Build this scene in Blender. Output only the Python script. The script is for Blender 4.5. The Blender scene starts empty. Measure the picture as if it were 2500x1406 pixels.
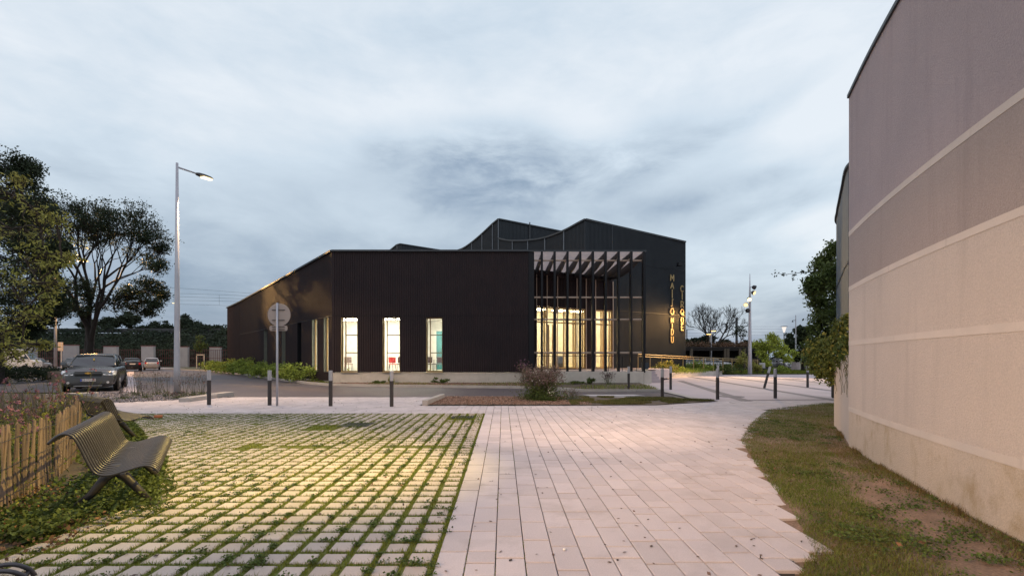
import bpy, bmesh, math, random
import numpy as np
from mathutils import Vector, Matrix
from math import radians as R, sin, cos, pi, sqrt, atan2
C = bpy.context.scene.collection
sc = bpy.context.scene
# ------------------------------------------------------------------ camera
EY = 1.36; FP = 1181.0; CX = 1228.0; HY = 876.0
cam = bpy.data.objects.new('camera', bpy.data.cameras.new('camera')); C.objects.link(cam)
cam.data.lens = 17.0; cam.data.sensor_width = 36.0
cam.data.shift_x = (1250 - CX) / 2500; cam.data.shift_y = (HY - 703) / 2500
cam.location = (0, 0, EY); cam.rotation_euler = (R(90), 0, 0)
cam.data.clip_start = 0.05; cam.data.clip_end = 5000
sc.camera = cam
# ------------------------------------------------------------------ world
W = bpy.data.worlds.new('World'); sc.world = W; W.use_nodes = True
def nd(nt, t, **k):
    n = nt.nodes.new(t)
    for a, b in k.items():
        if a == 'ins':
            for i, v in b.items():
                if hasattr(v, 'is_output'): nt.links.new(v, n.inputs[i])
                else: n.inputs[i].default_value = v
        else: setattr(n, a, b)
    return n
def M_(nt, op, a, b=None, c=None, clamp=False):
    ins = {0: a}
    if b is not None: ins[1] = b
    if c is not None: ins[2] = c
    return nd(nt, 'ShaderNodeMath', operation=op, use_clamp=clamp, ins=ins).outputs[0]
def mixc(nt, f, a, b, mode='MIX'):
    n = nd(nt, 'ShaderNodeMix', data_type='RGBA', blend_type=mode, ins={0: f, 6: a, 7: b})
    return n.outputs[2]
def ramp(nt, f, stops):
    n = nd(nt, 'ShaderNodeValToRGB', ins={0: f}); cr = n.color_ramp
    while len(cr.elements) < len(stops): cr.elements.new(0.5)
    for e, (p, c) in zip(cr.elements, stops):
        e.position = p; e.color = (*c, 1) if len(c) == 3 else c
    return n.outputs[0]
def build_sky():
    nt = W.node_tree; nt.nodes.clear()
    tc = nd(nt, 'ShaderNodeTexCoord').outputs['Generated']
    s = nd(nt, 'ShaderNodeSeparateXYZ', ins={0: tc}); x, y, z = s.outputs
    az = M_(nt, 'ARCTAN2', x, y); el = M_(nt, 'ARCSINE', z)
    zc = M_(nt, 'MAXIMUM', z, 0.0); zz = M_(nt, 'ADD', zc, 0.16)
    pl = nd(nt, 'ShaderNodeCombineXYZ', ins={0: M_(nt, 'DIVIDE', x, zz), 1: M_(nt, 'DIVIDE', y, zz), 2: 0.0}).outputs[0]
    mp = nd(nt, 'ShaderNodeMapping', ins={0: pl, 2: (0, 0, R(-38)), 3: (1.0, 0.8, 1)}).outputs[0]
    n1 = nd(nt, 'ShaderNodeTexNoise', ins={'Vector': mp, 'Scale': 1.9, 'Detail': 9.0, 'Roughness': 0.56, 'Distortion': 0.35}).outputs[0]
    n2 = nd(nt, 'ShaderNodeTexNoise', ins={'Vector': pl, 'Scale': 0.42, 'Detail': 3.0, 'Roughness': 0.5}).outputs[0]
    n3 = nd(nt, 'ShaderNodeTexNoise', ins={'Vector': nd(nt, 'ShaderNodeMapping', ins={0: tc, 3: (6, 6, 17)}).outputs[0], 'Scale': 1.0, 'Detail': 7.0, 'Roughness': 0.6, 'Distortion': 0.3}).outputs[0]
    def blob(px, py, rx, ry, tilt=0.0):
        a0 = atan2(px - CX, FP); e0 = atan2(HY - py, sqrt(FP**2 + (px - CX)**2))
        da = M_(nt, 'SUBTRACT', az, a0); de = M_(nt, 'SUBTRACT', el, e0)
        de = M_(nt, 'SUBTRACT', de, M_(nt, 'MULTIPLY', da, tilt))
        q = M_(nt, 'ADD', M_(nt, 'POWER', M_(nt, 'ABSOLUTE', M_(nt, 'DIVIDE', da, rx)), 2.0), M_(nt, 'POWER', M_(nt, 'ABSOLUTE', M_(nt, 'DIVIDE', de, ry)), 2.0))
        return M_(nt, 'EXPONENT', M_(nt, 'MULTIPLY', q, -1.0))
    # brightness field
    b = M_(nt, 'MULTIPLY_ADD', el, 1.15, 0.44)                       # brighter upwards
    b = M_(nt, 'MINIMUM', b, 0.90)
    nn = M_(nt, 'SUBTRACT', n1, 0.5)
    b = M_(nt, 'MULTIPLY_ADD', nn, 0.50, b)
    b = M_(nt, 'MULTIPLY_ADD', M_(nt, 'SUBTRACT', n2, 0.5), 0.25, b)
    b = M_(nt, 'MULTIPLY_ADD', M_(nt, 'SUBTRACT', n3, 0.5), 0.40, b)
    edge = M_(nt, 'MAXIMUM', M_(nt, 'MULTIPLY_ADD', n3, 3.6, -0.95), 0.0)
    for (px, py, rx, ry, tl, k) in ((1170, 375, .17, .055, 0.05, -.50), (1380, 430, .30, .050, .20, -.42), (1560, 520, .42, .06, .10, -.20), (940, 370, .05, .035, 0, -.18), (1010, 455, .10, .04, -.2, -.10),
                                 (1750, 330, .17, .022, .34, -.18), (1880, 520, .16, .028, .22, -.20), (1850, 440, .12, .018, .2, -.14), (700, 420, .10, .10, 0, -.08)):
        b = M_(nt, 'ADD', b, M_(nt, 'MULTIPLY', M_(nt, 'MULTIPLY', blob(px, py, rx, ry, tl), edge), k))
    for (px, py, rx, ry, tl, k) in ((2050, 260, .16, .12, 0, .22), (1150, 250, .45, .07, .1, .14), (1450, 320, .09, .05, 0, .10), (2000, 520, .10, .03, .2, .16), (1750, 640, .25, .10, .1, .16), (830, 550, .2, .06, 0, .06), (500, 680, .60, .13, 0, -.14), (2060, 600, .08, .05, 0, .2)):
        b = M_(nt, 'ADD', b, M_(nt, 'MULTIPLY', blob(px, py, rx, ry, tl), k))
    b = M_(nt, 'MULTIPLY', b, 1.0, clamp=True)
    col = ramp(nt, b, [(0.0, (.13, .20, .30)), (0.25, (.215, .305, .43)), (0.45, (.335, .425, .55)), (0.62, (.485, .58, .69)), (0.8, (.62, .72, .825)), (1.0, (.79, .85, .92))])
    hi = M_(nt, 'MULTIPLY', M_(nt, 'SUBTRACT', el, R(44)), 3.0, clamp=True)   # unseen zenith, brightened to add light on the ground
    col = mixc(nt, hi, col, (.80, .78, .92, 1))
    sky = nd(nt, 'ShaderNodeTexSky', sky_type='NISHITA', sun_disc=False, sun_elevation=R(2), sun_rotation=R(200))
    add = mixc(nt, 0.03, col, sky.outputs[0], 'ADD')
    bg = nd(nt, 'ShaderNodeBackground', ins={0: add, 1: SKY_STRENGTH}).outputs[0]
    nd(nt, 'ShaderNodeOutputWorld', ins={0: bg})
SKY_STRENGTH = 0.98
build_sky()
sun = bpy.data.objects.new('sun', bpy.data.lights.new('sun', 'SUN')); C.objects.link(sun)
sun.data.energy = 0.15; sun.data.angle = R(40); sun.data.color = (0.95, 0.92, 1.0); sun.rotation_euler = (R(35), R(15), 0)
sc.view_settings.view_transform = 'Standard'; sc.view_settings.look = 'None'
sc.view_settings.exposure = 0.0; sc.view_settings.gamma = 1.0
WARM = (1.0, 0.66, 0.36); AMBER = (1.0, 0.56, 0.20)
def place_light(name, kind, loc, target, power, color, size=0.2, angle=120, blend=0.8, parent=None):
    l = bpy.data.lights.new(name, kind); l.energy = power; l.color = color
    l.shadow_soft_size = size
    if kind == 'SPOT': l.spot_size = R(angle); l.spot_blend = blend
    o = bpy.data.objects.new(name, l); C.objects.link(o); o.location = loc
    if target is not None: o.rotation_euler = (Vector(target) - Vector(loc)).to_track_quat('-Z', 'Y').to_euler()
    if parent: o.parent = parent; o.matrix_parent_inverse = Matrix.Translation(parent.location).inverted()
    return o
FL_A = 7600; FL_B = 3400; FL_C = 700; FL_D = 7600
# ------------------------------------------------------------------ helpers
def G(px, py, h=0.0):
    Y = (EY - h) * FP / (py - HY); return ((px - CX) * Y / FP, Y)
def AX(px, Y): return (px - CX) * Y / FP
def HZ(py, Y): return EY + (HY - py) * Y / FP
def mat(name, c1, c2=None, rough=0.7, metal=0.0, scale=3.0, detail=6.0, bump=0.0, bscale=None, island=0.0, spec=0.5, fine=0.0, fscale=120.0, stains=None, stretch=None, trans=0.0, sheen=None):
    m = bpy.data.materials.new(name); m.use_nodes = True; nt = m.node_tree
    p = nt.nodes['Principled BSDF']; p.inputs['Roughness'].default_value = rough; p.inputs['Metallic'].default_value = metal
    p.inputs['Specular IOR Level'].default_value = spec
    tc = nd(nt, 'ShaderNodeTexCoord').outputs['Object']
    vec = tc
    if stretch: vec = nd(nt, 'ShaderNodeMapping', ins={0: tc, 3: stretch}).outputs[0]
    n = nd(nt, 'ShaderNodeTexNoise', ins={'Vector': vec, 'Scale': scale, 'Detail': detail, 'Roughness': 0.6}).outputs[0]
    c2 = c2 or tuple(v * 0.75 for v in c1)
    f = M_(nt, 'MULTIPLY_ADD', n, 2.4, -0.7, clamp=True)
    col = mixc(nt, f, (*c1, 1), (*c2, 1))
    if fine:
        n2 = nd(nt, 'ShaderNodeTexNoise', ins={'Vector': tc, 'Scale': fscale, 'Detail': 3.0}).outputs[0]
        g = M_(nt, 'MULTIPLY_ADD', M_(nt, 'SUBTRACT', n2, 0.5), fine * 3, 1.0)
        col = mixc(nt, 1.0, col, nd(nt, 'ShaderNodeCombineColor', ins={0: g, 1: g, 2: g}).outputs[0], 'MULTIPLY')
    if island:
        ri = nd(nt, 'ShaderNodeNewGeometry').outputs['Random Per Island']
        g = M_(nt, 'MULTIPLY_ADD', M_(nt, 'SUBTRACT', ri, 0.5), island * 2, 1.0)
        col = mixc(nt, 1.0, col, nd(nt, 'ShaderNodeCombineColor', ins={0: g, 1: g, 2: g}).outputs[0], 'MULTIPLY')
    if stains:
        sc_, st_, colr, lo, hi = stains
        sv = nd(nt, 'ShaderNodeMapping', ins={0: tc, 3: st_}).outputs[0]
        s = nd(nt, 'ShaderNodeTexNoise', ins={'Vector': sv, 'Scale': sc_, 'Detail': 8.0, 'Roughness': 0.65}).outputs[0]
        sf = nd(nt, 'ShaderNodeMapRange', ins={0: s, 1: lo, 2: hi, 3: 0.0, 4: 1.0}).outputs[0]
        col = mixc(nt, sf, col, (*colr, 1))
    nt.links.new(col, p.inputs['Base Color'])
    if bump:
        nb = nd(nt, 'ShaderNodeTexNoise', ins={'Vector': tc, 'Scale': bscale or scale * 8, 'Detail': 5.0}).outputs[0]
        b = nd(nt, 'ShaderNodeBump', ins={'Strength': bump, 'Distance': 0.02, 'Height': nb}).outputs[0]
        nt.links.new(b, p.inputs['Normal'])
    if trans:
        out = nt.nodes['Material Output']
        t = nd(nt, 'ShaderNodeBsdfTranslucent', ins={0: col}).outputs[0]
        mx = nd(nt, 'ShaderNodeMixShader', ins={0: trans, 1: p.outputs[0], 2: t}).outputs[0]
        nt.links.new(mx, out.inputs[0])
    return m
def emis(name, col, s):
    m = bpy.data.materials.new(name); m.use_nodes = True; nt = m.node_tree; nt.nodes.clear()
    e = nd(nt, 'ShaderNodeEmission', ins={0: (*col, 1), 1: s}).outputs[0]; nd(nt, 'ShaderNodeOutputMaterial', ins={0: e}); return m
def glassm(name, tint=(0.95, 0.97, 0.97), refl=0.10, rough=0.02):
    m = bpy.data.materials.new(name); m.use_nodes = True; nt = m.node_tree; nt.nodes.clear()
    t = nd(nt, 'ShaderNodeBsdfTransparent', ins={0: (*tint, 1)}).outputs[0]
    g = nd(nt, 'ShaderNodeBsdfGlossy', ins={0: (1, 1, 1, 1), 1: rough}).outputs[0]
    fr = nd(nt, 'ShaderNodeLayerWeight', ins={0: 0.35}).outputs['Fresnel']
    f = M_(nt, 'MULTIPLY_ADD', fr, 0.6, refl, clamp=True)
    x = nd(nt, 'ShaderNodeMixShader', ins={0: f, 1: t, 2: g}).outputs[0]
    nd(nt, 'ShaderNodeOutputMaterial', ins={0: x}); return m

def tag(o, label=None, cat=None, group=None, kind=None):
    if label: o['label'] = label
    if cat: o['category'] = cat
    if group: o['group'] = group
    if kind: o['kind'] = kind
    return o
def thing(name, label, cat, loc=(0, 0, 0), group=None, rz=0):
    o = bpy.data.objects.new(name, None); C.objects.link(o); o.location = loc; o.rotation_euler = (0, 0, rz)
    o.empty_display_size = 0.2
    return tag(o, label, cat, group)
def link(name, me, m, parent=None, smooth=False):
    if isinstance(m, (list, tuple)):
        for k in m: me.materials.append(k)
    elif m: me.materials.append(m)
    if smooth: me.polygons.foreach_set('use_smooth', [True] * len(me.polygons))
    o = bpy.data.objects.new(name, me); C.objects.link(o)
    if parent:
        o.parent = parent
        pl = parent
        T = Matrix.Translation(pl.location) if pl.type == 'EMPTY' else Matrix.Identity(4)
        if pl.type == 'EMPTY': o.matrix_parent_inverse = T.inverted()
    return o
def copy_tree(o, parent=None):
    c = o.copy(); C.objects.link(c)
    if parent: c.parent = parent
    for ch in list(o.children): copy_tree(ch, c)
    return c
class MB:
    def __init__(s): s.v = []; s.f = []; s.mi = []
    def poly(s, pts, mi=0):
        n = len(s.v); s.v += [tuple(p) for p in pts]; s.f.append(tuple(range(n, n + len(pts)))); s.mi.append(mi); return s
    def add(s, vs, fs, mi=0):
        n = len(s.v); s.v += [tuple(p) for p in vs]
        for f in fs: s.f.append(tuple(i + n for i in f)); s.mi.append(mi)
        return s
    def box(s, c, d, rz=0.0, taper=1.0):
        x, y, z = c; a, b, h = d[0] / 2, d[1] / 2, d[2] / 2; cs, sn = cos(rz), sin(rz); vs = []
        for k in (-1, 1):
            t = 1 if k < 0 else taper
            for (i, j) in ((-1, -1), (1, -1), (1, 1), (-1, 1)):
                u, w = i * a * t, j * b * t; vs.append((x + u * cs - w * sn, y + u * sn + w * cs, z + k * h))
        return s.add(vs, [(0, 3, 2, 1), (4, 5, 6, 7), (0, 1, 5, 4), (1, 2, 6, 5), (2, 3, 7, 6), (3, 0, 4, 7)])
    def bar(s, p, q, w, h, up=(0, 0, 1)):
        p, q = Vector(p), Vector(q); d = (q - p).normalized(); u = Vector(up)
        if abs(d.dot(u)) > 0.99: u = Vector((1, 0, 0))
        r = d.cross(u).normalized() * w / 2; t = r.cross(d).normalized() * h / 2; vs = []
        for c in (p, q):
            for (i, j) in ((-1, -1), (1, -1), (1, 1), (-1, 1)): vs.append(c + r * i + t * j)
        return s.add(vs, [(0, 3, 2, 1), (4, 5, 6, 7), (0, 1, 5, 4), (1, 2, 6, 5), (2, 3, 7, 6), (3, 0, 4, 7)])
    def tube(s, pts, rad, n=8, caps=True):
        pts = [Vector(p) for p in pts]
        if not hasattr(rad, '__len__'): rad = [rad] * len(pts)
        vs = []; pr = None
        for i, p in enumerate(pts):
            d = (pts[min(i + 1, len(pts) - 1)] - pts[max(i - 1, 0)])
            if d.length < 1e-9: d = Vector((0, 0, 1))
            d.normalize()
            if pr is None: u = Vector((1, 0, 0)) if abs(d.x) < 0.8 else Vector((0, 1, 0))
            else: u = pr
            r = (u - d * u.dot(d)).normalized(); pr = r; t = d.cross(r)
            for k in range(n):
                a = 2 * pi * k / n; vs.append(p + (r * cos(a) + t * sin(a)) * rad[i])
        fs = []
        for i in range(len(pts) - 1):
            for k in range(n):
                k2 = (k + 1) % n; fs.append((i * n + k, i * n + k2, (i + 1) * n + k2, (i + 1) * n + k))
        if caps: fs.append(tuple(range(n))[::-1]); fs.append(tuple((len(pts) - 1) * n + k for k in range(n)))
        return s.add(vs, fs)
    def lathe(s, c, prof, n=16):  # prof [(r,z)]
        x, y, z = c
        return s.tube([(x, y, z + h) for r, h in prof], [r for r, h in prof], n)
    def prism(s, poly, z0, z1):   # poly xy ccw, z1 may be list
        n = len(poly); z1 = z1 if hasattr(z1, '__len__') else [z1] * n; z0 = z0 if hasattr(z0, '__len__') else [z0] * n
        vs = [(p[0], p[1], z0[i]) for i, p in enumerate(poly)] + [(p[0], p[1], z1[i]) for i, p in enumerate(poly)]
        fs = [tuple(range(n))[::-1], tuple(range(n, 2 * n))] + [(i, (i + 1) % n, n + (i + 1) % n, n + i) for i in range(n)]
        return s.add(vs, fs)
    def build(s, name, m, parent=None, smooth=False, bevel=0.0, sub=0):
        me = bpy.data.meshes.new(name); me.from_pydata(s.v, [], s.f)
        if any(s.mi): me.polygons.foreach_set('material_index', s.mi)
        me.update(); o = link(name, me, m, parent, smooth)
        if bevel:
            b = o.modifiers.new('bevel', 'BEVEL'); b.width = bevel; b.segments = 2; b.limit_method = 'ANGLE'
        if sub:
            b = o.modifiers.new('sub', 'SUBSURF'); b.levels = sub; b.render_levels = sub
        return o
def npmesh(name, V, nper, m, parent=None):
    """V (N*nper,3) array of separate polygons with nper corners"""
    N = len(V) // nper; me = bpy.data.meshes.new(name)
    me.vertices.add(len(V)); me.vertices.foreach_set('co', np.asarray(V, dtype=np.float32).ravel())
    me.loops.add(len(V)); me.loops.foreach_set('vertex_index', np.arange(len(V), dtype=np.int32))
    me.polygons.add(N); me.polygons.foreach_set('loop_start', np.arange(0, len(V), nper, dtype=np.int32))
    me.update(calc_edges=True); me.validate()
    return link(name, me, m, parent)
def leaves(cent, size, rng, aspect=0.5, flat=0.0):
    """leaf rhombs at cent (N,3); returns (4N,3)"""
    N = len(cent); d = rng.normal(size=(N, 3)); d[:, 2] *= (1 - flat) ; d /= np.linalg.norm(d, axis=1)[:, None] + 1e-9
    e = rng.normal(size=(N, 3)); e[:, 2] *= (1 - flat); e -= d * (e * d).sum(1)[:, None]; e /= np.linalg.norm(e, axis=1)[:, None] + 1e-9
    s = (size * rng.uniform(0.6, 1.3, N))[:, None]
    V = np.empty((N, 4, 3)); V[:, 0] = cent - d * s * .5; V[:, 1] = cent + e * s * aspect * .5; V[:, 2] = cent + d * s * .5; V[:, 3] = cent - e * s * aspect * .5
    return V.reshape(-1, 3)
def blades(P, h, w, lean, rng):
    """grass blades: triangles at P (N,3)"""
    N = len(P); a = rng.uniform(0, 2 * pi, N); hh = h * rng.uniform(0.4, 1.3, N)
    dx, dy = np.cos(a) * w / 2, np.sin(a) * w / 2
    b = rng.uniform(0, 2 * pi, N); l = lean * hh * rng.uniform(0, 1, N)
    V = np.empty((N, 3, 3)); V[:, 0] = P; V[:, 1] = P; V[:, 2] = P
    V[:, 0, 0] -= dx; V[:, 0, 1] -= dy; V[:, 1, 0] += dx; V[:, 1, 1] += dy
    V[:, 2, 0] += np.cos(b) * l; V[:, 2, 1] += np.sin(b) * l; V[:, 2, 2] += hh
    return V.reshape(-1, 3)
def vnoise(x, y, seed=0, s=1.0):
    r = np.random.default_rng(seed); T = r.random((64, 64)); x = np.asarray(x) * s + 1000; y = np.asarray(y) * s + 1000
    xi = np.floor(x).astype(int); yi = np.floor(y).astype(int); fx = x - xi; fy = y - yi; fx = fx * fx * (3 - 2 * fx); fy = fy * fy * (3 - 2 * fy)
    g = lambda i, j: T[i % 64, j % 64]
    return (g(xi, yi) * (1 - fx) + g(xi + 1, yi) * fx) * (1 - fy) + (g(xi, yi + 1) * (1 - fx) + g(xi + 1, yi + 1) * fx) * fy
def inpoly(x, y, poly):
    c = np.zeros(len(x), bool); n = len(poly)
    for i in range(n):
        x1, y1 = poly[i]; x2, y2 = poly[(i + 1) % n]
        if y1 == y2: continue
        c ^= ((y1 > y) != (y2 > y)) & (x < (x2 - x1) * (y - y1) / (y2 - y1) + x1)
    return c
def scatter(poly, n, rng):
    xs = [p[0] for p in poly]; ys = [p[1] for p in poly]
    x = rng.uniform(min(xs), max(xs), n); y = rng.uniform(min(ys), max(ys), n); k = inpoly(x, y, poly)
    return x[k], y[k]
# ------------------------------------------------------------------ materials
m_clad = mat('dark_cladding', (.034, .022, .023), (.024, .0175, .020), rough=.60, metal=.0, scale=1.5, island=0, spec=.22)
m_cladt = mat('sky_tinted_cladding', (.026, .032, .038), (.020, .025, .031), rough=.45, scale=1.5, spec=.32)  # tall volumes: the sky's blue reflection is put into the cladding colour
m_cap = mat('grey_trim', (.045, .052, .058), rough=.5, metal=.2)
m_batten = mat('pale_batten', (.22, .25, .28), rough=.5)
m_black = mat('black_steel', (.009, .010, .013), rough=.5, spec=.25)
m_bronze = mat('bronze_frame', (.16, .11, .05), rough=.4, metal=.3)
m_brass = mat('golden_timber', (.42, .29, .12), (.34, .22, .09), rough=.55, scale=4, stretch=(8, 8, 1))
m_timber = mat('pale_timber', (.58, .46, .37), (.46, .36, .28), rough=.7, scale=6, stretch=(2, 2, 2))
m_soffit = mat('pale_soffit', (.66, .56, .53), rough=.8, trans=.5)
m_concrete = mat('concrete', (.58, .52, .45), (.46, .41, .35), rough=.9, scale=1.8, bump=.15, fine=.10, stains=(2.2, (3, 3, .6), (.30, .26, .21), .60, .80))
m_panel = mat('grey_concrete', (.34, .33, .33), (.27, .26, .27), rough=.9, scale=1.2)
m_white = mat('white_paint', (.78, .77, .74), rough=.7)
m_glass = glassm('window_glass')
m_carglass = mat('car_glass', (.012, .018, .02), rough=.05, spec=.8)
m_pole = mat('galvanised_pole', (.50, .50, .53), (.42, .42, .46), rough=.45, metal=.3)
m_dkmetal = mat('dark_grey_metal', (.05, .05, .055), rough=.4, metal=.4)
m_bollard = mat('brown_steel', (.045, .036, .033), rough=.55)
m_bolltop = mat('pale_grey_band', (.46, .44, .44), rough=.55)
m_bark = mat('bark', (.055, .040, .030), (.035, .026, .02), rough=.95, scale=6, bump=.5, stretch=(3, 3, .6))
m_barkdk = mat('dark_bark', (.03, .024, .02), rough=.95, scale=6)
m_lfdark = mat('dark_leaves', (.022, .036, .020), (.034, .045, .018), rough=.7, scale=.8, island=.45, trans=.15, spec=.2)
m_lfmid = mat('green_leaves', (.065, .105, .028), (.11, .13, .03), rough=.65, scale=.8, island=.45, trans=.25, spec=.25)
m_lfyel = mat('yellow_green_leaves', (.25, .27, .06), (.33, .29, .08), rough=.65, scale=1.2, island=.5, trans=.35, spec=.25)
m_lfhedge = mat('hedge_leaves', (.30, .36, .06), (.17, .23, .045), rough=.6, scale=1.5, island=.45, trans=.3, spec=.25)
m_lfyoung = mat('bright_young_leaves', (.42, .46, .07), (.28, .34, .06), rough=.6, scale=1.5, island=.4, trans=.35, spec=.25)
m_lfback = mat('far_leaves', (.030, .046, .034), (.042, .056, .034), rough=.8, scale=.25, island=.4, trans=.1, spec=.1)
m_lfred = mat('russet_leaves', (.13, .06, .03), (.07, .05, .025), rough=.8, scale=.6, island=.5)
m_grass = mat('grass_blades', (.12, .17, .022), (.19, .20, .03), rough=.75, scale=1.1, island=.5, trans=.2, spec=.2)
m_drygrass = mat('dry_grass', (.20, .13, .06), (.12, .10, .04), rough=.85, scale=1.5, island=.45, trans=.15, spec=.1)
m_clover = mat('clover_leaves', (.07, .115, .028), (.10, .13, .03), rough=.7, scale=2, island=.5, trans=.2, spec=.2)
m_verb = mat('purple_flowers', (.17, .08, .15), (.20, .08, .09), rough=.8, scale=4, island=.5)
m_dryfl = mat('dried_flower_heads', (.22, .145, .135), (.14, .09, .085), rough=.9, scale=4, island=.4)
m_whitefl = mat('white_flowers', (.75, .72, .62), rough=.8)
m_stem = mat('plant_stems', (.10, .095, .045), (.07, .075, .03), rough=.9, scale=3)
m_litter = mat('dead_leaves', (.20, .09, .04), (.11, .065, .035), rough=.85, scale=3, island=.6)
m_chips = mat('wood_chips', (.26, .15, .11), (.34, .23, .17), rough=.95, scale=6, island=.55)
# ------------------------------------------------------------------ ground
m_soil = mat('soil', (.12, .085, .06), (.075, .06, .04), rough=.95, scale=1.2, bump=.5, bscale=30, fine=.2)
m_baresoil = mat('bare_earth', (.30, .195, .135), (.17, .115, .075), rough=.95, scale=3.0, bump=.9, bscale=70, fine=.45, fscale=55)
m_asph = mat('asphalt', (.100, .080, .084), (.072, .060, .064), rough=.62, scale=.5, bump=.25, bscale=160, fine=.22, fscale=300)
m_slab = mat('slab_concrete', (.57, .50, .485), (.49, .43, .43), rough=.85, scale=.9, bump=.2, bscale=180, island=.085, fine=.16, fscale=130, stains=(1.3, (1, 1, 1), (.36, .31, .29), .52, .80))
m_paver = mat('paver_concrete', (.54, .46, .40), (.46, .385, .335), rough=.88, scale=.9, bump=.2, bscale=180, island=.10, fine=.15, fscale=130, stains=(1.6, (1, 1, 1), (.33, .28, .22), .55, .80))
m_plaza = mat('plaza_concrete', (.52, .44, .45), (.43, .365, .375), rough=.85, scale=.5, fine=.08, fscale=60, stains=(.5, (1, .25, 1), (.36, .32, .32), .50, .75))
m_band = mat('dark_paver_band', (.20, .18, .19), (.16, .15, .16), rough=.85, scale=2)
m_joint = mat('joint_sand', (.045, .037, .03), (.03, .025, .02), rough=.95, scale=3)
m_moss = mat('moss_joint', (.11, .14, .022), (.14, .14, .03), rough=.95, scale=2.5, bump=.6, bscale=60, fine=.2)
m_turf = mat('turf_soil', (.08, .085, .03), (.13, .10, .05), rough=.95, scale=.9, bump=.5, bscale=40)
m_curb = mat('kerb_concrete', (.44, .40, .36), (.36, .32, .29), rough=.85, scale=2, bump=.1)
m_paint = mat('road_paint', (.62, .58, .58), (.50, .46, .46), rough=.7, scale=3)
def sheet(name, poly, z, m, kind='structure', z1=None):
    mb = MB().poly([(x, y, z) for x, y in poly]); o = mb.build(name, m); o['kind'] = kind; return o
sheet('ground', [(-900, -30), (900, -30), (900, 1500), (-900, 1500)], -0.07, m_turf)
kerb_line = [(-62, 74), (-47, 66), (-33.5, 55), (-21.9, 41), (-16.5, 34), (-13.3, 29.9), (-11, 27), (-9.3, 25.3), (-6.7, 24.2), (-3, 23.5), (.43, 22.9), (2.2, 22), (3.3, 20.4)]
sheet('road', kerb_line + [(6.8, 20.35), (6.72, 15.6), (-2.3, 15.6), (-9.5, 16.5), (-11.8, 18.3), (-12, 19.6), (-30, 21), (-90, 40), (-100, 76)][0:], -0.035, m_asph)
def kerb(name, pts, w, z0, z1, m=m_curb, closed=False):
    """continuous kerb ribbon, inner offset by w to the left of travel"""
    P = [Vector((p[0], p[1], 0)) for p in pts]; L = []; mb = MB(); n = len(P)
    for i in range(n):
        d = (P[min(i + 1, n - 1)] - P[max(i - 1, 0)]).normalized(); L.append(P[i] + Vector((-d.y, d.x, 0)) * w)
    for i in range(n - 1):
        a, b, c, d = P[i], P[i + 1], L[i + 1], L[i]; seg = max(1, int((b - a).length / 1.0))
        for k in range(seg):
            t0, t1 = k / seg, (k + 1) / seg - 0.012 / max((b - a).length, .1)
            q = [a.lerp(b, t0), a.lerp(b, t1), d.lerp(c, t1), d.lerp(c, t0)]
            mb.prism([(v.x, v.y) for v in q], z0, z1)
    return mb
o = kerb('kerb', kerb_line, .16, -.06, .085).build('kerb', m_curb); o['kind'] = 'structure'
# planting bed between kerb and building
sheet('planting_bed', [(-33.2, 55.2), (-21.7, 41.2), (-16.3, 34.2), (-13.1, 30), (-10.9, 27.1), (-9.2, 25.45), (-6.6, 24.35), (-3, 23.65), (.45, 23.05), (2.3, 22.1), (3.4, 20.5), (6.7, 20.5), (8.0, 29.6), (8.5, 34), (-20, 60), (-36, 60)], .03, m_soil)
# kerb by the crossing
o = kerb('kerb', [(3.3, 20.4), (6.8, 20.38)], .18, -.06, .07).build('kerb', m_curb); o['kind'] = 'structure'
# crossing bars
mb = MB()
for k, (zc, w, xa, xb) in enumerate(((18.6, .5, 3.3, 5.4), (17.75, .5, 2.95, 5.6), (16.95, .45, 2.7, 5.9))):
    mb.poly([(xa, zc - w / 2, -.031), (xb, zc - w / 2, -.031), (xb - .3, zc + w / 2, -.031), (xa - .2, zc + w / 2, -.031)])
o = mb.build('crossing_markings', m_paint); o['kind'] = 'structure'
# pale strips by the parking
sheet('pavement_strip', [(-15.3, 20.2), (-42, 55), (-42.7, 55), (-15.9, 20.2)], -.027, m_plaza)
o = kerb('pavement', [(-95, 77), (-62, 74.3), (-47, 66.3)], 3.2, -.05, .08, m_plaza).build('pavement', m_plaza); o['kind'] = 'structure'
# plaza
sheet('plaza', [(6.72, 15.58), (6.8, 20.35), (8.0, 29.6), (9.7, 32.8), (19, 42.3), (34, 43.2), (34, 13), (6.9, 13.2)], -.012, m_plaza)
mb = MB()
for (xa, ya, xb, yb) in ((7.75, 14.9, 11.1, 30.3), (10.6, 13.3, 14.4, 37.3), (15.8, 13.4, 20.5, 42.0), (12.9, 13.3, 17.5, 40.2)):
    w = .20; mb.poly([(xa - w, ya, -.008), (xa + w, ya, -.008), (xb + w, yb, -.008), (xb - w, yb, -.008)])
mb.poly([(8.0, 16.0, -.006), (12, 16.3, -.006), (12, 16.5, -.006), (8.0, 16.2, -.006)])
o = mb.build('paver_bands', m_band); o['kind'] = 'structure'
mb = MB().poly([(6.5, 15.55, -.004), (6.8, 15.55, -.004), (7.0, 20.4, -.004), (8.35, 29.6, -.004), (8.0, 29.6, -.004), (6.68, 20.4, -.004)])
o = mb.build('kerb_strip', m_curb); o['kind'] = 'structure'
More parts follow.
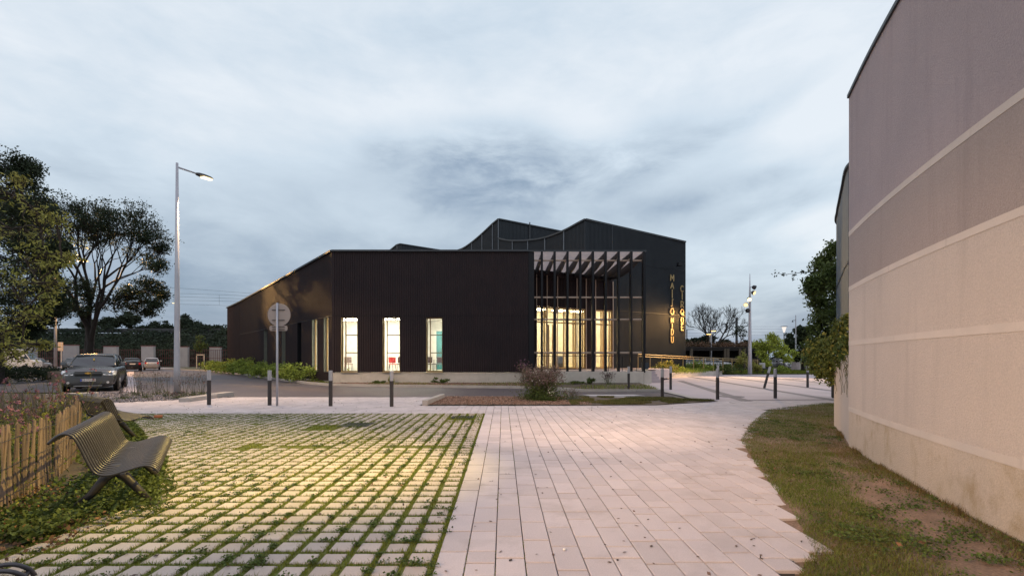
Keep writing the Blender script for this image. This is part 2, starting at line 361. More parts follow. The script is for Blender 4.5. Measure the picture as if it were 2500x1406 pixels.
# planting bed in front
front_bed = [(-2.2, 14.09), (2.05, 14.09), (4.5, 14.22), (6.88, 15.42), (6.6, 16.5), (3.0, 17.3), (-2.15, 17.3)]
sheet('front_bed', front_bed, .02, m_soil)
mb = MB(); mb.prism([(-2.36, 14.1), (-2.2, 14.1), (-2.0, 16.6), (-2.16, 16.6)], -.05, .16)
o = mb.build('kerb_stone', m_curb, bevel=.012); tag(o, 'low concrete kerb stone closing the left end of the wood-chip bed', 'kerb stone')
# slabs -------------------------------------------------------------
BND = [(1.88, 3.0), (2.26, 3.46), (2.53, 4.08), (2.84, 4.96), (3.33, 6.32), (4.01, 8.07), (5.03, 9.8), (7.15, 12.95), (8.6, 14.0), (10.1, 15.0)]
def bnd(z):
    if z <= BND[0][1]: return BND[0][0] - (BND[0][1] - z) * .55
    for (x0, z0), (x1, z1) in zip(BND, BND[1:]):
        if z <= z1: return x0 + (x1 - x0) * (z - z0) / (z1 - z0)
    return 12
rng = np.random.default_rng(5)
XG = -.45                     # boundary between grass pavers and slabs
sheet('paving_bed', [(XG - .02, 0.6), (.9, .6), (1.7, 2.8), (2.1, 3.5), (2.6, 4.9), (3.2, 6.5), (3.9, 8.1), (4.9, 9.8), (7, 12.9), (9.6, 14.2), (9.6, 15.6), (-2.2, 17.3), (-9.5, 17.3), (-11.8, 18.3), (-14, 15.2), (-12.2, 14.4), (-9.8, 12.05), (XG - .02, 12.05)], -.022, m_joint)
def slab(mb, x0, x1, y0, y1, z, th=.05, b=.004):
    v = [(x0, y0, z - th), (x1, y0, z - th), (x1, y1, z - th), (x0, y1, z - th), (x0, y0, z - b), (x1, y0, z - b), (x1, y1, z - b), (x0, y1, z - b),
         (x0 + b, y0 + b, z), (x1 - b, y0 + b, z), (x1 - b, y1 - b, z), (x0 + b, y1 - b, z)]
    mb.add(v, [(0, 1, 5, 4), (1, 2, 6, 5), (2, 3, 7, 6), (3, 0, 4, 7), (4, 5, 9, 8), (5, 6, 10, 9), (6, 7, 11, 10), (7, 4, 8, 11), (8, 9, 10, 11)])
mb = MB(); ncol = 0
for i in range(-70, 60):
    x0 = XG + .2 * i; xm = x0 + .1; bj = rng.uniform(-.09, .12)
    y = 0.7 + rng.choice([0, .1, .2, .3]) + rng.uniform(0, .05)
    if xm < XG: y = 12.06
    ymax = 17.25 if xm < -2.4 else 14.1 if xm < 2 else 14.1 + (xm - 2) * .3
    if xm > 6.7: ymax = 15.55
    if xm < -9.5: ymax = 17.25 - (-9.5 - xm) * .9
    while y < ymax:
        L = .4 if rng.random() > .12 else .2
        y1 = min(y + L, ymax)
        if y1 - y < .08: break
        ym = (y + y1) / 2
        ok = xm < bnd(ym) + bj and (xm > -9.8 - (y - 12.05) * .95)
        if ok:
            j = .0036
            slab(mb, x0 + j, x0 + .2 - j, y + .009, y1 - .008, rng.normal(0, .0012))
        y = y1
o = mb.build('paved_path', m_slab); o['kind'] = 'structure'
# grass-jointed pavers ------------------------------------------------
GL = lambda z: float(np.interp(z, [0, 3.3, 4.2, 4.6, 6.4, 10, 12.4], [-3.5, -3.5, -3.66, -3.42, -4.55, -7.75, -10.0]))
sheet('grass_paving_bed', [(-4.6, .6), (XG, .6), (XG, 12.06), (-10.5, 12.06), (-9, 10.5), (-5.0, 5.3), (-4.6, 4)], -.012, m_moss)
mb = MB(); rowj = {}
holes = [(-3.6, 9.62, .35, .35), (-1.05, 11.1, .3, .3)]
for i in range(1, 52):
    x1 = XG - .035 - .2 * (i - 1); x0 = x1 - .155
    for k in range(0, 60):
        y0 = 0.64 + .2 * k; ym = y0 + .08
        if y0 + .165 > 12.04 or x0 < GL(ym): continue
        xm = (x0 + x1) / 2
        if any(abs(xm - hx) < hw and abs(ym - hy) < hd for hx, hy, hw, hd in holes): continue
        jx, jy = rng.normal(0, .003, 2); dz = rng.normal(0, .003)
        # patches overgrown by grass sink a little
        ov = float(vnoise([xm], [ym], 3, .45)[0])
        if ym > 7.5 and -4 < xm < -.9 and ov > .62: dz -= .012
        slab(mb, x0 + jx, x1 + jx, y0 + jy, y0 + .155 + jy, -.004 + dz, b=.007)
o = mb.build('grass_jointed_paving', m_paver); o['kind'] = 'structure'
# grass and clover in the joints
N = 1200000
x = rng.uniform(-10.3, XG, N); y = 1.6 + (12.1 - 1.6) * rng.random(N) ** 1.05
fx = ((XG - x) % .2); fy = ((y - .64) % .2)
inj = (fx < .041) | (fy > .155)
k = inj & (x > np.array([GL(v) for v in y]) - .3); x, y = x[k], y[k]
d = vnoise(x, y, 7, 1.3); k = rng.random(len(x)) < .5 + .8 * d; x, y = x[k], y[k]
gr = np.stack([x, y, np.full(len(x), -.026)], 1)
g1 = blades(gr + [0, 0, .004], .036, .0075, 1.0, rng)
x = rng.uniform(-9, XG, 60000); y = rng.uniform(6, 12.1, 60000); ov = vnoise(x, y, 3, .45) + .25 * vnoise(x, y, 9, 2.0)
cen = np.exp(-((x + 2.2) / 1.6) ** 2 - ((y - 9.4) / 1.3) ** 2) + np.exp(-((x + 1.5) / 1.3) ** 2 - ((y - 10.6) / .9) ** 2)
cen += .55 * np.clip((y - 10.2) / 1.8, 0, 1) + .35 * np.clip(-(x + 5.0) / 3, 0, 1) * np.clip((y - 8) / 3, 0, 1)
k = (rng.random(len(x)) < (ov - .35) * cen * 1.5) & (x > -10 + (12 - y)*.9); x, y = x[k], y[k]
g2 = blades(np.stack([x, y, np.full(len(x), -.01)], 1), .045, .010, .9, rng)
tag(npmesh('joint_grass', np.concatenate([g1, g2]), 3, m_grass), kind='stuff')
# clover: clumps following the joints
cl = []
for _ in range(560):
    cy = 1.9 + 9.5 * rng.random() ** 1.3; cx = rng.uniform(max(GL(cy), -9), XG)
    if rng.random() < .6: cx = XG - .2 * round((XG - cx) / .2) - .018
    else: cy = .64 + .2 * round((cy - .64) / .2) - .018
    if vnoise([cx], [cy], 21, .8)[0] < .42: continue
    n = rng.integers(25, 70); sp = rng.uniform(.014, .036); q = rng.normal(size=(n, 3)) * [sp, sp, .008]; q[:, 2] = np.abs(q[:, 2]) + .006
    cl.append(q + [cx, cy, 0])
tag(npmesh('clover', leaves(np.concatenate(cl), .017, rng, .9, .75), 4, m_clover), kind='stuff')
# joints of the slabs next to the grass also sprout
x = XG + .2 * rng.integers(0, 4, 5000) + rng.normal(0, .004, 5000); y = rng.uniform(1.8, 12, 5000)
k = vnoise(x, y, 31, 2.5) > .55
tag(npmesh('slab_joint_moss', blades(np.stack([x[k], y[k], np.full(k.sum(), -.012)], 1), .017, .006, .9, rng), 3, m_grass), kind='stuff')
# lawn strip by the right wall -----------------------------------------
WALLP = [(2.90 + .1915 * z + .0185 * z * z, z) for z in (-3, -2, -1, 0, 1, 2, 2.8, 3.5, 4.2, 5, 5.8, 6.6, 7.55)]
lawn = [(.2, 1.2), (1.7, 2.7), (2.1, 3.4), (2.6, 4.9), (3.2, 6.5), (3.9, 8.1), (4.9, 9.8), (7, 12.9), (9.6, 14.6), (13, 14.8), (14, 9), (6.3, 9.3), (5.5, 7.6), (4.9, 6.2), (4.3, 4.6), (3.9, 3.5), (3.4, 1.2)]
def lawnh(x, y):
    return .012 + .035 * vnoise(x, y, 41, 1.1) + .02 * vnoise(x, y, 42, 4) - .03
nx, ny = 60, 90; vs = []; fs = []
for j in range(ny):
    yy = 1.2 + (14.9 - 1.2) * (j / (ny - 1)) ** 1.3
    xl = bnd(yy) - .5; xr = 5.8 if yy < 6 else 5.8 + (yy - 6) * .9
    for i in range(nx):
        xx = xl + (xr - xl) * i / (nx - 1); vs.append((xx, yy, float(lawnh([xx], [yy])[0]) - .055 * max(0, 1 - i / 11)))
for j in range(ny - 1):
    for i in range(nx - 1): a = j * nx + i; fs.append((a, a + 1, a + nx + 1, a + nx))
o = MB().add(vs, fs).build('bare_earth', m_baresoil, smooth=True); o['kind'] = 'structure'
N = 1300000
x = rng.uniform(1, 13, N); y = 1.8 + 13 * rng.random(N) ** 2.0
bx = np.interp(y, [p[1] for p in BND], [p[0] for p in BND]); wx = np.interp(y, [p[1] for p in WALLP] + [9.28, 9.6, 15], [p[0] for p in WALLP] + [6.45, 13, 13])
k = (x > bx - .045) & (x < wx - .01); x, y, bx, wx = x[k], y[k], bx[k], wx[k]
t = (x - bx) / (wx - bx)
ns = vnoise(x, y, 51, 1.6) * .6 + vnoise(x, y, 52, 4.5) * .4
bare = np.exp(-((t - .66) / .25) ** 2) * np.clip((6.9 - y) / 2.0, 0, 1) * 1.5 + np.exp(-((x - bx) / .10) ** 2) * np.clip((7 - y) / 3, .0, 1) * .45
bare = bare * (t < .97)
cover = np.clip(.55 + 1.3 * ns - bare, 0, 1) ** 1.4 * np.where(y > 7, .55, 1)
k = rng.random(len(x)) < cover; x, y, ns, t = x[k], y[k], ns[k], t[k]
z = lawnh(x, y); P = np.stack([x, y, z], 1); dry = (rng.random(len(x)) < np.clip(.22 + .9 * (vnoise(x, y, 61, .9) - .5) + .5 * (t > .75), 0, .8))
gg = P[~dry]; gd = P[dry]
tag(npmesh('lawn_grass', blades(gg, .036, .0048, 1.3, rng), 3, mat('lawn_blades', (.115, .165, .03), (.165, .18, .045), rough=.75, scale=1.3, island=.5, trans=.2, spec=.2)), kind='stuff')
tag(npmesh('dry_lawn_grass', blades(gd, .032, .0048, 1.6, rng), 3, m_drygrass), kind='stuff')
# taller tufts at the wall foot
sx = rng.uniform(0, 1, 3500); yy = 2.6 + 6.6 * sx; xx = np.interp(yy, [p[1] for p in WALLP] + [9.28], [p[0] for p in WALLP] + [6.45]) - np.abs(rng.normal(0, .05, 3500)) - .01
k = vnoise(xx, yy, 71, 3.0) > .50
tag(npmesh('wall_foot_grass', blades(np.stack([xx[k], yy[k], np.full(k.sum(), .0)], 1), .075, .006, .9, rng), 3, m_drygrass), kind='stuff')
# weeds in the lawn
cl = []
for _ in range(420):
    cy = 2.6 + 8 * rng.random() ** 1.3; cx = bnd(cy) + rng.uniform(.05, 2.0)
    if vnoise([cx], [cy], 81, 1.0)[0] < .5: continue
    n = rng.integers(15, 60); sp = rng.uniform(.03, .08); q = rng.normal(size=(n, 3)) * [sp, sp, .01]; q[:, 2] = np.abs(q[:, 2]) + .03; cl.append(q + [cx, cy, 0])
q = np.concatenate(cl); q = q[q[:, 0] < np.interp(q[:, 1], [p[1] for p in WALLP] + [9.28], [p[0] for p in WALLP] + [6.45]) - .05]
tag(npmesh('lawn_weeds', leaves(q, .022, rng, .8, .6), 4, m_clover), kind='stuff')
# grass of the beds ------------------------------------------------------
m_bedg = mat('worn_grass', (.09, .11, .03), (.17, .14, .06), rough=.8, scale=1.5, island=.5, spec=.1)
def bedgrass(name, poly, n, h, m, seed=1, thr=.35, s=1.0, z=.03, w=.012):
    x, y = scatter(poly, n, rng); k = vnoise(x, y, seed, s) > thr; x, y = x[k], y[k]
    tag(npmesh(name, blades(np.stack([x, y, np.full(len(x), z)], 1), h, w, .9, rng), 3, m), kind='stuff')
bedgrass('bed_grass', [(2.0, 14.2), (4.5, 14.32), (6.8, 15.5), (6.6, 16.45), (3.0, 17.2), (2.2, 16.8)], 90000, .055, m_bedg, 5, .40, 2.5, .02)
bedgrass('bed_grass', [(-13.0, 30.2), (-9.2, 25.6), (-6.6, 24.5), (.5, 23.2), (3.4, 20.7), (6.7, 20.7), (7.8, 27), (-9.3, 27), (-13, 31.5), (-22, 42.4), (-30, 52), (-32, 54), (-21.6, 41.4)], 110000, .10, m_grass, 6, .42, .35, .03, .02)
# wood chips
x, y = scatter([(-2.15, 14.2), (2.6, 14.2), (3.0, 17.2), (-2.1, 17.2)], 22000, rng)
k = rng.random(len(x)) < np.clip(1.4 - (x - .8) * .6, .15, 1); x, y = x[k], y[k]
q = np.stack([x, y, .022 + .02 * rng.random(len(x))], 1)
tag(npmesh('wood_chips', leaves(q, .05, rng, .45, .6), 4, m_chips), kind='stuff')
x, y = scatter([(-9.2, 25.6), (-6.6, 24.5), (.5, 23.2), (2, 26.9), (-9, 27)], 16000, rng)
tag(npmesh('wood_chips', leaves(np.stack([x, y, .035 + .02 * rng.random(len(x))], 1), .07, rng, .45, .6), 4, m_chips), kind='stuff')
# gravel strip with the lamp
lamp_bed = [(-12.1, 14.8), (-9.6, 17.3), (-10.9, 17.9), (-11.8, 19.6), (-16.5, 20.0), (-17.5, 18.5)]
sheet('gravel_bed', lamp_bed, -.008, m_soil)
x, y = scatter(lamp_bed, 16000, rng)
tag(npmesh('gravel', leaves(np.stack([x, y, .0 + .02 * rng.random(len(x))], 1), .055, rng, .7, .5), 4, mat('gravel_stones', (.34, .31, .33), (.20, .17, .17), scale=4, island=.5)), kind='stuff')
# fallen leaves and debris
q = []
for _ in range(260):
    zc = 2.2 + 13 * rng.random() ** 1.2; xc = rng.uniform(-.45, min(bnd(zc) + .8, 6)); q.append((xc, zc, .005))
for _ in range(420): q.append((rng.uniform(-10, 3), rng.uniform(12.2, 16.5), .006))
for _ in range(120): zc = rng.uniform(2.3, 9); q.append((rng.uniform(-3.3, -.5), zc, .008))
tag(npmesh('leaf_litter', leaves(np.array(q), .035, rng, .6, .85), 4, mat('dark_litter', (.12, .07, .05), (.06, .04, .03), scale=6, island=.6)), kind='stuff')
q = [];
for _ in range(60): zc = 2.8 + rng.random() * 6; q.append((bnd(zc) + rng.uniform(.1, 1.4), zc, .04))
for _ in range(25): zc = 2.3 + rng.random() * 5; q.append((rng.uniform(-3.4, -.5), zc, .012))
tag(npmesh('pale_leaf_litter', leaves(np.array(q), .05, rng, .55, .8), 4, m_litter), kind='stuff')
# left garden strip: soil, ground cover under the benches
sheet('garden_soil', [(-3.7, .5), (-3.5, 4.2), (-4.9, 6.7), (-9.9, 12.05), (-12.2, 14.6), (-17, 18.5), (-40, 20), (-40, .5)], .0, m_soil)
N = 24000; tt = rng.random(N); zz = 2.7 + 9.5 * tt ** 1.2
xx = np.array([GL(v) for v in zz]) - np.abs(rng.normal(0, .55, N)) + .12
k = vnoise(xx, zz, 91, 1.8) > .30
q = np.stack([xx[k], zz[k], .02 + .06 * rng.random(k.sum())], 1)
tag(npmesh('ground_cover', leaves(q, .045, rng, .8, .4), 4, m_lfmid), kind='stuff')
x, y = scatter([(-3.5, 3.6), (-2.95, 4.25), (-3.5, 5.2), (-4.6, 6.3), (-5.0, 6.1), (-4.0, 4.3)], 9000, rng)
tag(npmesh('tall_ground_cover', np.concatenate([leaves(np.stack([x, y, .03 + .12 * rng.random(len(x)) ** 2], 1), .035, rng, .7, .3)]), 4, m_lfmid), kind='stuff')
x, y = scatter([(-4.3, 2.2), (-3.1, 2.3), (-3.2, 4.0), (-3.8, 4.6), (-4.8, 5.2)], 2200, rng)
tag(npmesh('fallen_leaves', leaves(np.stack([x, y, .01 + .07 * rng.random(len(x))], 1), .036, rng, .6, .35), 4, m_litter), kind='stuff')
# manhole covers
for (px, py, w, lab) in ((870, 1036, .30, 'dark square drain grate in the grass-jointed paving, left of the other'), (1130, 1018, .26, 'dark square drain grate near the far right corner of the grass paving')):
    gx, gy = G(px, py); t = thing('drain_grate', lab, 'drain grate', (gx, gy, 0), 'drain grates')
    MB().box((gx, gy, -.01), (2 * w, 2 * w, .02)).build('grate_plate', m_black, t)
    m2 = MB()
    for k in range(8): m2.box((gx - w * .85 + k * w * .243, gy, .004), (.02, 1.7 * w, .008))
    m2.build('grate_bars', m_dkmetal, t)
gx, gy = G(1378, 1343); o = MB().lathe((gx, gy, 0), [(.002, 0), (.010, .002), (.013, .008), (.009, .015), (.001, .018)], 10).build('pebble', m_white, smooth=True); tag(o, 'small white pebble lying on the paving slabs', 'pebble')
gx, gy = G(385, 1020); o = MB().tube([(gx - .08, gy, .035), (gx + .08, gy + .02, .035)], [.032, .038], 10).build('cup', mat('orange_paper', (.6, .2, .08)), smooth=True); tag(o, 'orange paper cup lying on the grass paving behind the benches', 'cup')
for i, (px, py, w) in enumerate(((1785, 967, .45), (1812, 983, .4), (1930, 925, .8))):
    gx, gy = G(px, py); o = MB().lathe((gx, gy, -.01), [(w, 0), (w, .006), (w * .9, .009), (w * .1, .009)], 24).build('manhole_cover', m_band); tag(o, ['round dark manhole cover in the plaza behind the middle bollards', 'round dark manhole cover in the plaza nearest the lawn', 'round dark manhole cover far across the plaza'][i], 'manhole cover', 'manhole covers')
# ------------------------------------------------------------------ main building
BT = 7.4; PB = .58
A0 = (-9.55, 27.1); A1 = (1.42, 27.1); A2 = (-26.1, 48.0); A3 = (-30.2, 53.0)
W0 = (1.6, 32.3); W1 = (8.1, 35.7); W2 = (15.0, 39.8)
bld = thing('black_building', 'low black ribbed metal building with lit windows and taller volumes rising behind', 'building', (-3, 32, 0))
def lerp2(a, b, t): return (a[0] + (b[0] - a[0]) * t, a[1] + (b[1] - a[1]) * t)
def clad(mb, P, Q, z0, ztop, holes=(), pitch=.125, dep=.042, joints=()):
    """ribbed cladding from P to Q (outward normal to the right of travel); holes = [(s0,s1,za,zb)]"""
    L = math.dist(P, Q); t = ((Q[0] - P[0]) / L, (Q[1] - P[1]) / L); n = (t[1], -t[0])
    zt = ztop if callable(ztop) else (lambda s: ztop)
    ss = []; k = 0
    while k * pitch < L:
        b = k * pitch
        for f, o in ((0, 0), (.58, 0), (.70, 1), (.88, 1)): ss.append((b + f * pitch, o))
        k += 1
    ss.append((L, 0)); ss = [q for q in ss if q[0] <= L]
    ex = sorted({h[0] for h in holes} | {h[1] for h in holes})
    prof = lambda s: float(np.interp((s % pitch) / pitch, [0, .58, .70, .88, 1.0], [0, 0, 1, 1, 0]))
    for e in ex: ss.append((e, prof(e)))
    ss.sort()
    pt = lambda s, o, z: (P[0] + t[0] * s + n[0] * dep * o, P[1] + t[1] * s + n[1] * dep * o, z)
    for (s0, o0), (s1, o1) in zip(ss, ss[1:]):
        if s1 - s0 < 1e-5: continue
        m = (s0 + s1) / 2; segs = [(z0, None)]
        h = [q for q in holes if q[0] - 1e-6 < m < q[1] + 1e-6]
        if h: segs = [(z0, h[0][2]), (h[0][3], None)]
        for za, zb in segs:
            a, b = (zt(s0), zt(s1)) if zb is None else (zb, zb)
            if b - za < .01: continue
            mb.poly([pt(s0, o0, za), pt(s1, o1, za), pt(s1, o1, b), pt(s0, o0, a)])
def frame_at(P, Q):
    L = math.dist(P, Q); t = Vector(((Q[0] - P[0]) / L, (Q[1] - P[1]) / L, 0)); n = Vector((t.y, -t.x, 0))
    return lambda s, d, z: Vector((P[0], P[1], 0)) + t * s + n * d + Vector((0, 0, z))
def reveal(F, s0, s1, za, zb, dep, name='reveal', m=m_bronze, parent=None):
    mb = MB()
    for a, b in (((s0, za), (s0, zb)), ((s0, zb), (s1, zb)), ((s1, zb), (s1, za)), ((s1, za), (s0, za))):
        mb.poly([F(a[0], .03, a[1]), F(b[0], .03, b[1]), F(b[0], -dep, b[1]), F(a[0], -dep, a[1])])
    return mb.build(name, m, parent)
def bars(F, s0, s1, za, zb, d, w=.06, mull=(), trans=(), name='frame', m=m_bronze, parent=None):
    mb = MB()
    def V(s, a, b): mb.prism([tuple(F(s - w / 2, d, 0).xy), tuple(F(s + w / 2, d, 0).xy), tuple(F(s + w / 2, d - .06, 0).xy), tuple(F(s - w / 2, d - .06, 0).xy)][::-1], a, b)
    for s in (s0 + w / 2, s1 - w / 2): V(s, za, zb)
    for s in mull: V(s, za + w, zb - w)
    def H(z, a, b): mb.prism([tuple(F(a, d + .003, 0).xy), tuple(F(b, d + .003, 0).xy), tuple(F(b, d - .055, 0).xy), tuple(F(a, d - .055, 0).xy)][::-1], z - w / 2, z + w / 2)
    H(za + w / 2, s0 + w, s1 - w); H(zb - w / 2, s0 + w, s1 - w)
    for z, a, b in trans: H(z, a, b)
    return mb.build(name, m, parent)
def pane(F, s0, s1, za, zb, d, parent, m=None, name='pane'):
    return MB().poly([F(s0, d, za), F(s1, d, za), F(s1, d, zb), F(s0, d, zb)]).build(name, m or m_glass, parent)
# front facade with three windows
wins = [(833.3, 872.5), (934.8, 976.5), (1041, 1080.5)]
ZB, ZT = HZ(907, 27.1), HZ(775, 27.1)
ho = [(AX(a, 27.1) - A0[0], AX(b, 27.1) - A0[0], ZB, ZT) for a, b in wins]
mb = MB(); clad(mb, A0, A1, PB + .03, BT, ho)
fw = mb.build('front_wall', m_clad, bld)
JZ = HZ(770.5, 27.1)
F = frame_at(A0, A1)
mb = MB(); mb.bar(F(0, .034, JZ), F(10.97, .034, JZ), .012, .03); mb.build('panel_joint', m_black, bld)
for i, (s0, s1, za, zb) in enumerate(ho):
    w = thing('window', None, None, F(s0, 0, za)); w.parent = bld; w.matrix_parent_inverse = Matrix.Translation(bld.location).inverted()
    del_ = None
    w.name = 'window'
    sm = s0 + .20
    # frame mesh is the window part itself
    bpy.data.objects.remove(w)
    f = bars(F, s0, s1, za, zb, -.14, .055, mull=(sm,), trans=((HZ(817.5, 27.1), sm, s1 - .05), (HZ(861, 27.1), sm, s1 - .05)), name='window', m=m_bronze, parent=bld)
    def sub(o):
        o.parent = f; o.matrix_parent_inverse = Matrix.Identity(4); return o
    r = reveal(F, s0, s1, za, zb, .2, 'reveal', m_brass, None); r.parent = f
    p = pane(F, s0, s1, za, zb, -.17, None); p.parent = f
    q = MB().bar(F(s0 - .02, .04, za - .02), F(s1 + .02, .04, za - .02), .12, .03).build('sill', m_brass, None); q.parent = f
# left facade
L = math.dist(A2, A0); Fl = frame_at(A2, A0)
def s_of(px):   # px on left facade -> s from A2
    k = (px - CX) / FP; dx, dy = A0[0] - A2[0], A0[1] - A2[1]; u = (k * A2[1] - A2[0]) / (dx - k * dy); return u * L
hl = []
for (a, b, za, zb, kind) in ((645, 653, .9, 3.75, 0), (689, 697.5, .9, 3.75, 0), (727, 737, .3, 3.78, 2), (763, 775.5, .62, 3.78, 1), (791.5, 803, .62, 3.78, 1)):
    hl.append((s_of(a), s_of(b), za, zb))
kinds = [0, 0, 2, 1, 1]
TOPL = lambda s: 7.0 + .4 * s / L
mb = MB(); clad(mb, A2, A0, .12, TOPL, hl); mb.build('side_wall', m_clad, bld)
mb = MB(); clad(mb, A3, A2, .12, lambda s: 6.95 + .05 * s / 6.4, ()); mb.build('side_wall', m_clad, bld)
mb = MB(); mb.bar(Fl(0, .034, JZ), Fl(L, .034, JZ), .012, .03); mb.build('panel_joint', m_black, bld)
m_greyrev = mat('grey_green_reveal', (.16, .17, .14), rough=.6)
for (s0, s1, za, zb), kd in zip(hl, kinds):
    if kd == 2:
        r = reveal(Fl, s0, s1, za, zb, .5, 'doorway', m_black, bld); d = pane(Fl, s0, s1, za, zb, -.48, None, m_black, 'door'); d.parent = r
    else:
        dp = .20 if kd else .36
        f = bars(Fl, s0, s1, za, zb, -dp + .06, .05, name='window', m=m_brass, parent=bld)
        r = reveal(Fl, s0, s1, za, zb, dp, 'reveal', m_greyrev, None); r.parent = f
        p = pane(Fl, s0, s1, za, zb, -dp + .02, None); p.parent = f
# plinth of low building
mb = MB()
for P, Q, zb_ in ((A0, A1, PB), (A2, A0, .35)):
    LL = math.dist(P, Q); Fx = frame_at(P, Q)
    mb.prism([tuple(Fx(-.0, -.3, 0).xy), tuple(Fx(0, -.03, 0).xy), tuple(Fx(LL, -.03, 0).xy), tuple(Fx(LL, -.3, 0).xy)], -.05, zb_ + .02)
mb.build('plinth', m_concrete, bld)
# roof of low part with its edge trim
roofp = [A0, A1, (1.42, 32), W1, (9, 60), (-18, 70), A3, A2]
mb = MB(); mb.poly([(x, y, 6.9) for x, y in roofp]); mb.build('roof', m_black, bld)
mb = MB()
mb.bar((A0[0] - .03, A0[1] - .06, BT), (A1[0], A1[1] - .06, BT), .16, .10)
mb.bar((A0[0] - .06, A0[1] - .03, BT), (A2[0] - .06, A2[1] - .03, 7.0), .16, .10)
mb.bar((A2[0] - .06, A2[1] - .03, 7.0), (A3[0] - .06, A3[1] - .03, 6.95), .16, .10)
mb.build('roof_trim', m_cap, bld)
# end return wall by canopy
mb = MB(); mb.bar((1.50, 27.2, PB), (1.50, 27.2, BT), .16, .5); mb.prism([(1.42, 27.2), (1.58, 27.2), (1.75, 32.3), (1.5, 32.3)], PB, BT - .05); mb.build('end_wall', m_black, bld)
# entrance wall W ------------------------------------------------------
def s_w(px, P, Q):
    LL = math.dist(P, Q); k = (px - CX) / FP; dx, dy = Q[0] - P[0], Q[1] - P[1]; u = (k * P[1] - P[0]) / (dx - k * dy); return u * LL
TF = .68
g1 = (s_w(1309, W0, W1), s_w(1430.5, W0, W1)); g2 = (s_w(1453, W0, W1), s_w(1495, W0, W1))
GZ = 4.93
FW = frame_at(W0, W1); LW1 = math.dist(W0, W1)
mb = MB(); clad(mb, W0, W1, TF - .1, 7.35, [(g1[0], g1[1], TF, GZ), (g2[0], g2[1], TF, GZ)], pitch=.12); mb.build('entrance_wall', m_clad, bld)
# tall volume front
LW2 = math.dist(W1, W2); peak = (5.9, 34.55)
LV = math.dist(peak, W1)
H0, H1_ = HZ(539.5, 34.9), HZ(591, 39.8)
mb = MB()
clad(mb, peak, W1, 7.0, lambda s: H0 + (H1_ - H0) * .27 * s / LV, pitch=.12)
hW1 = H0 + (H1_ - H0) * .27
clad(mb, W1, W2, .1, lambda s: hW1 + (H1_ - hW1) * s / LW2, pitch=.12)
mb.build('tall_front_wall', m_cladt, bld)
FW2 = frame_at(W1, W2); mb = MB()
mb.bar(FW2(0, .036, 4.93), FW2(LW2, .036, 4.93), .012, .03).build('panel_joint', m_black, bld); MB().bar(FW2(0, .036, 8.55), FW2(LW2, .036, 8.55), .012, .03).build('panel_joint', m_black, bld)
# right flank + back, so volume is solid
mb = MB(); D = (6.28 / 11.9, -10.1 / 11.9)
R1 = (W2[0] - D[0] * 16, W2[1] - D[1] * 16)
clad(mb, W2, R1, .1, H1_ + .0, pitch=.3); mb.build('right_flank_wall', m_cladt, bld)
# side wall with hanging-curve roofline
def side_pts(start, prof, n):  # prof: list of (t, ztop)
    ts = np.linspace(0, 1, n); zs = np.interp(ts, [p[0] for p in prof], [p[1] for p in prof]); return [(start[0] - 6.28 * t, start[1] + 10.1 * t, z) for t, z in zip(ts, zs)]
def smoothprof(keys, n=24):
    ts = [k[0] for k in keys]; zs = [k[1] for k in keys]; m = [0] * len(ts)
    for i in range(len(ts)):
        a = max(i - 1, 0); b = min(i + 1, len(ts) - 1); m[i] = (zs[b] - zs[a]) / (ts[b] - ts[a])
    out = []
    for i in range(len(ts) - 1):
        h = ts[i + 1] - ts[i]
        if i == 0: out.append((ts[0], zs[0])); m[1] = (zs[2] - zs[1]) / (ts[2] - ts[1]); continue
        for k in range(6):
            u = k / 6; out.append((ts[i] + u * h, (2 * u**3 - 3 * u**2 + 1) * zs[i] + (u**3 - 2 * u**2 + u) * h * m[i] + (-2 * u**3 + 3 * u**2) * zs[i + 1] + (u**3 - u**2) * h * m[i + 1]))
    out.append((ts[-1], zs[-1])); return out
def side_volume(start, keys, z0, front_to=None, zf=None, battens=(.2, .4, .6, .8, 1.0), extent=1.0):
    pr = smoothprof(keys); mb = MB()
    zt = lambda s: float(np.interp(s / 11.9, [p[0] for p in pr], [p[1] for p in pr]))
    P = (start[0] - 6.28 * extent, start[1] + 10.1 * extent)
    clad(mb, P, start, z0, lambda s: zt(11.9 * extent - s), pitch=.15); mb.build('curved_side_wall', m_cladt, bld)
    # trim
    mb = MB(); pts = [(start[0] - 6.28 * t - .04, start[1] + 10.1 * t - .03, z) for t, z in pr if t <= extent + .001]
    for a, b in zip(pts, pts[1:]): mb.bar(a, b, .16, .12)
    if front_to:
        mb.bar((start[0], start[1] - .05, pr[0][1]), (front_to[0], front_to[1] - .05, zf), .16, .12)
    mb.build('roof_trim', m_cap, bld)
    for t in battens:
        x, y = start[0] - 6.28 * t - .06, start[1] + 10.1 * t - .04; MB().bar((x, y, z0), (x, y, zt(11.9 * t) - .06), .10, .06).build('batten', m_batten, bld)
    # roof surface: sweep of the curve along the front wall's direction
    if front_to:
        dv = (front_to[0] - start[0], front_to[1] - start[1]); dz = zf - pr[0][1]; mb = MB()
        q = [(start[0] - 6.28 * t, start[1] + 10.1 * t, z - .08) for t, z in pr]
        for a, b in zip(q, q[1:]):
            mb.poly([a, (a[0] + dv[0], a[1] + dv[1], a[2] + dz), (b[0] + dv[0], b[1] + dv[1], b[2] + dz), b])
        mb.build('roof', m_cap, bld)
zz = lambda py, Y: HZ(py, Y)
side_volume(peak, [(0, H0), (.045, zz(545, 35.3)), (.2, zz(566, 36.9)), (.4, zz(582.5, 38.9)), (.6, zz(589, 40.96)), (.8, zz(590, 43)), (.9, zz(588, 44)), (1.0, zz(584, 45))], 7.0, W2, H1_)
V2 = (-.38, 44.95); V2b = (5.9, 48.4); h2 = zz(535.5, 45); h2b = zz(565.5, 48.4)
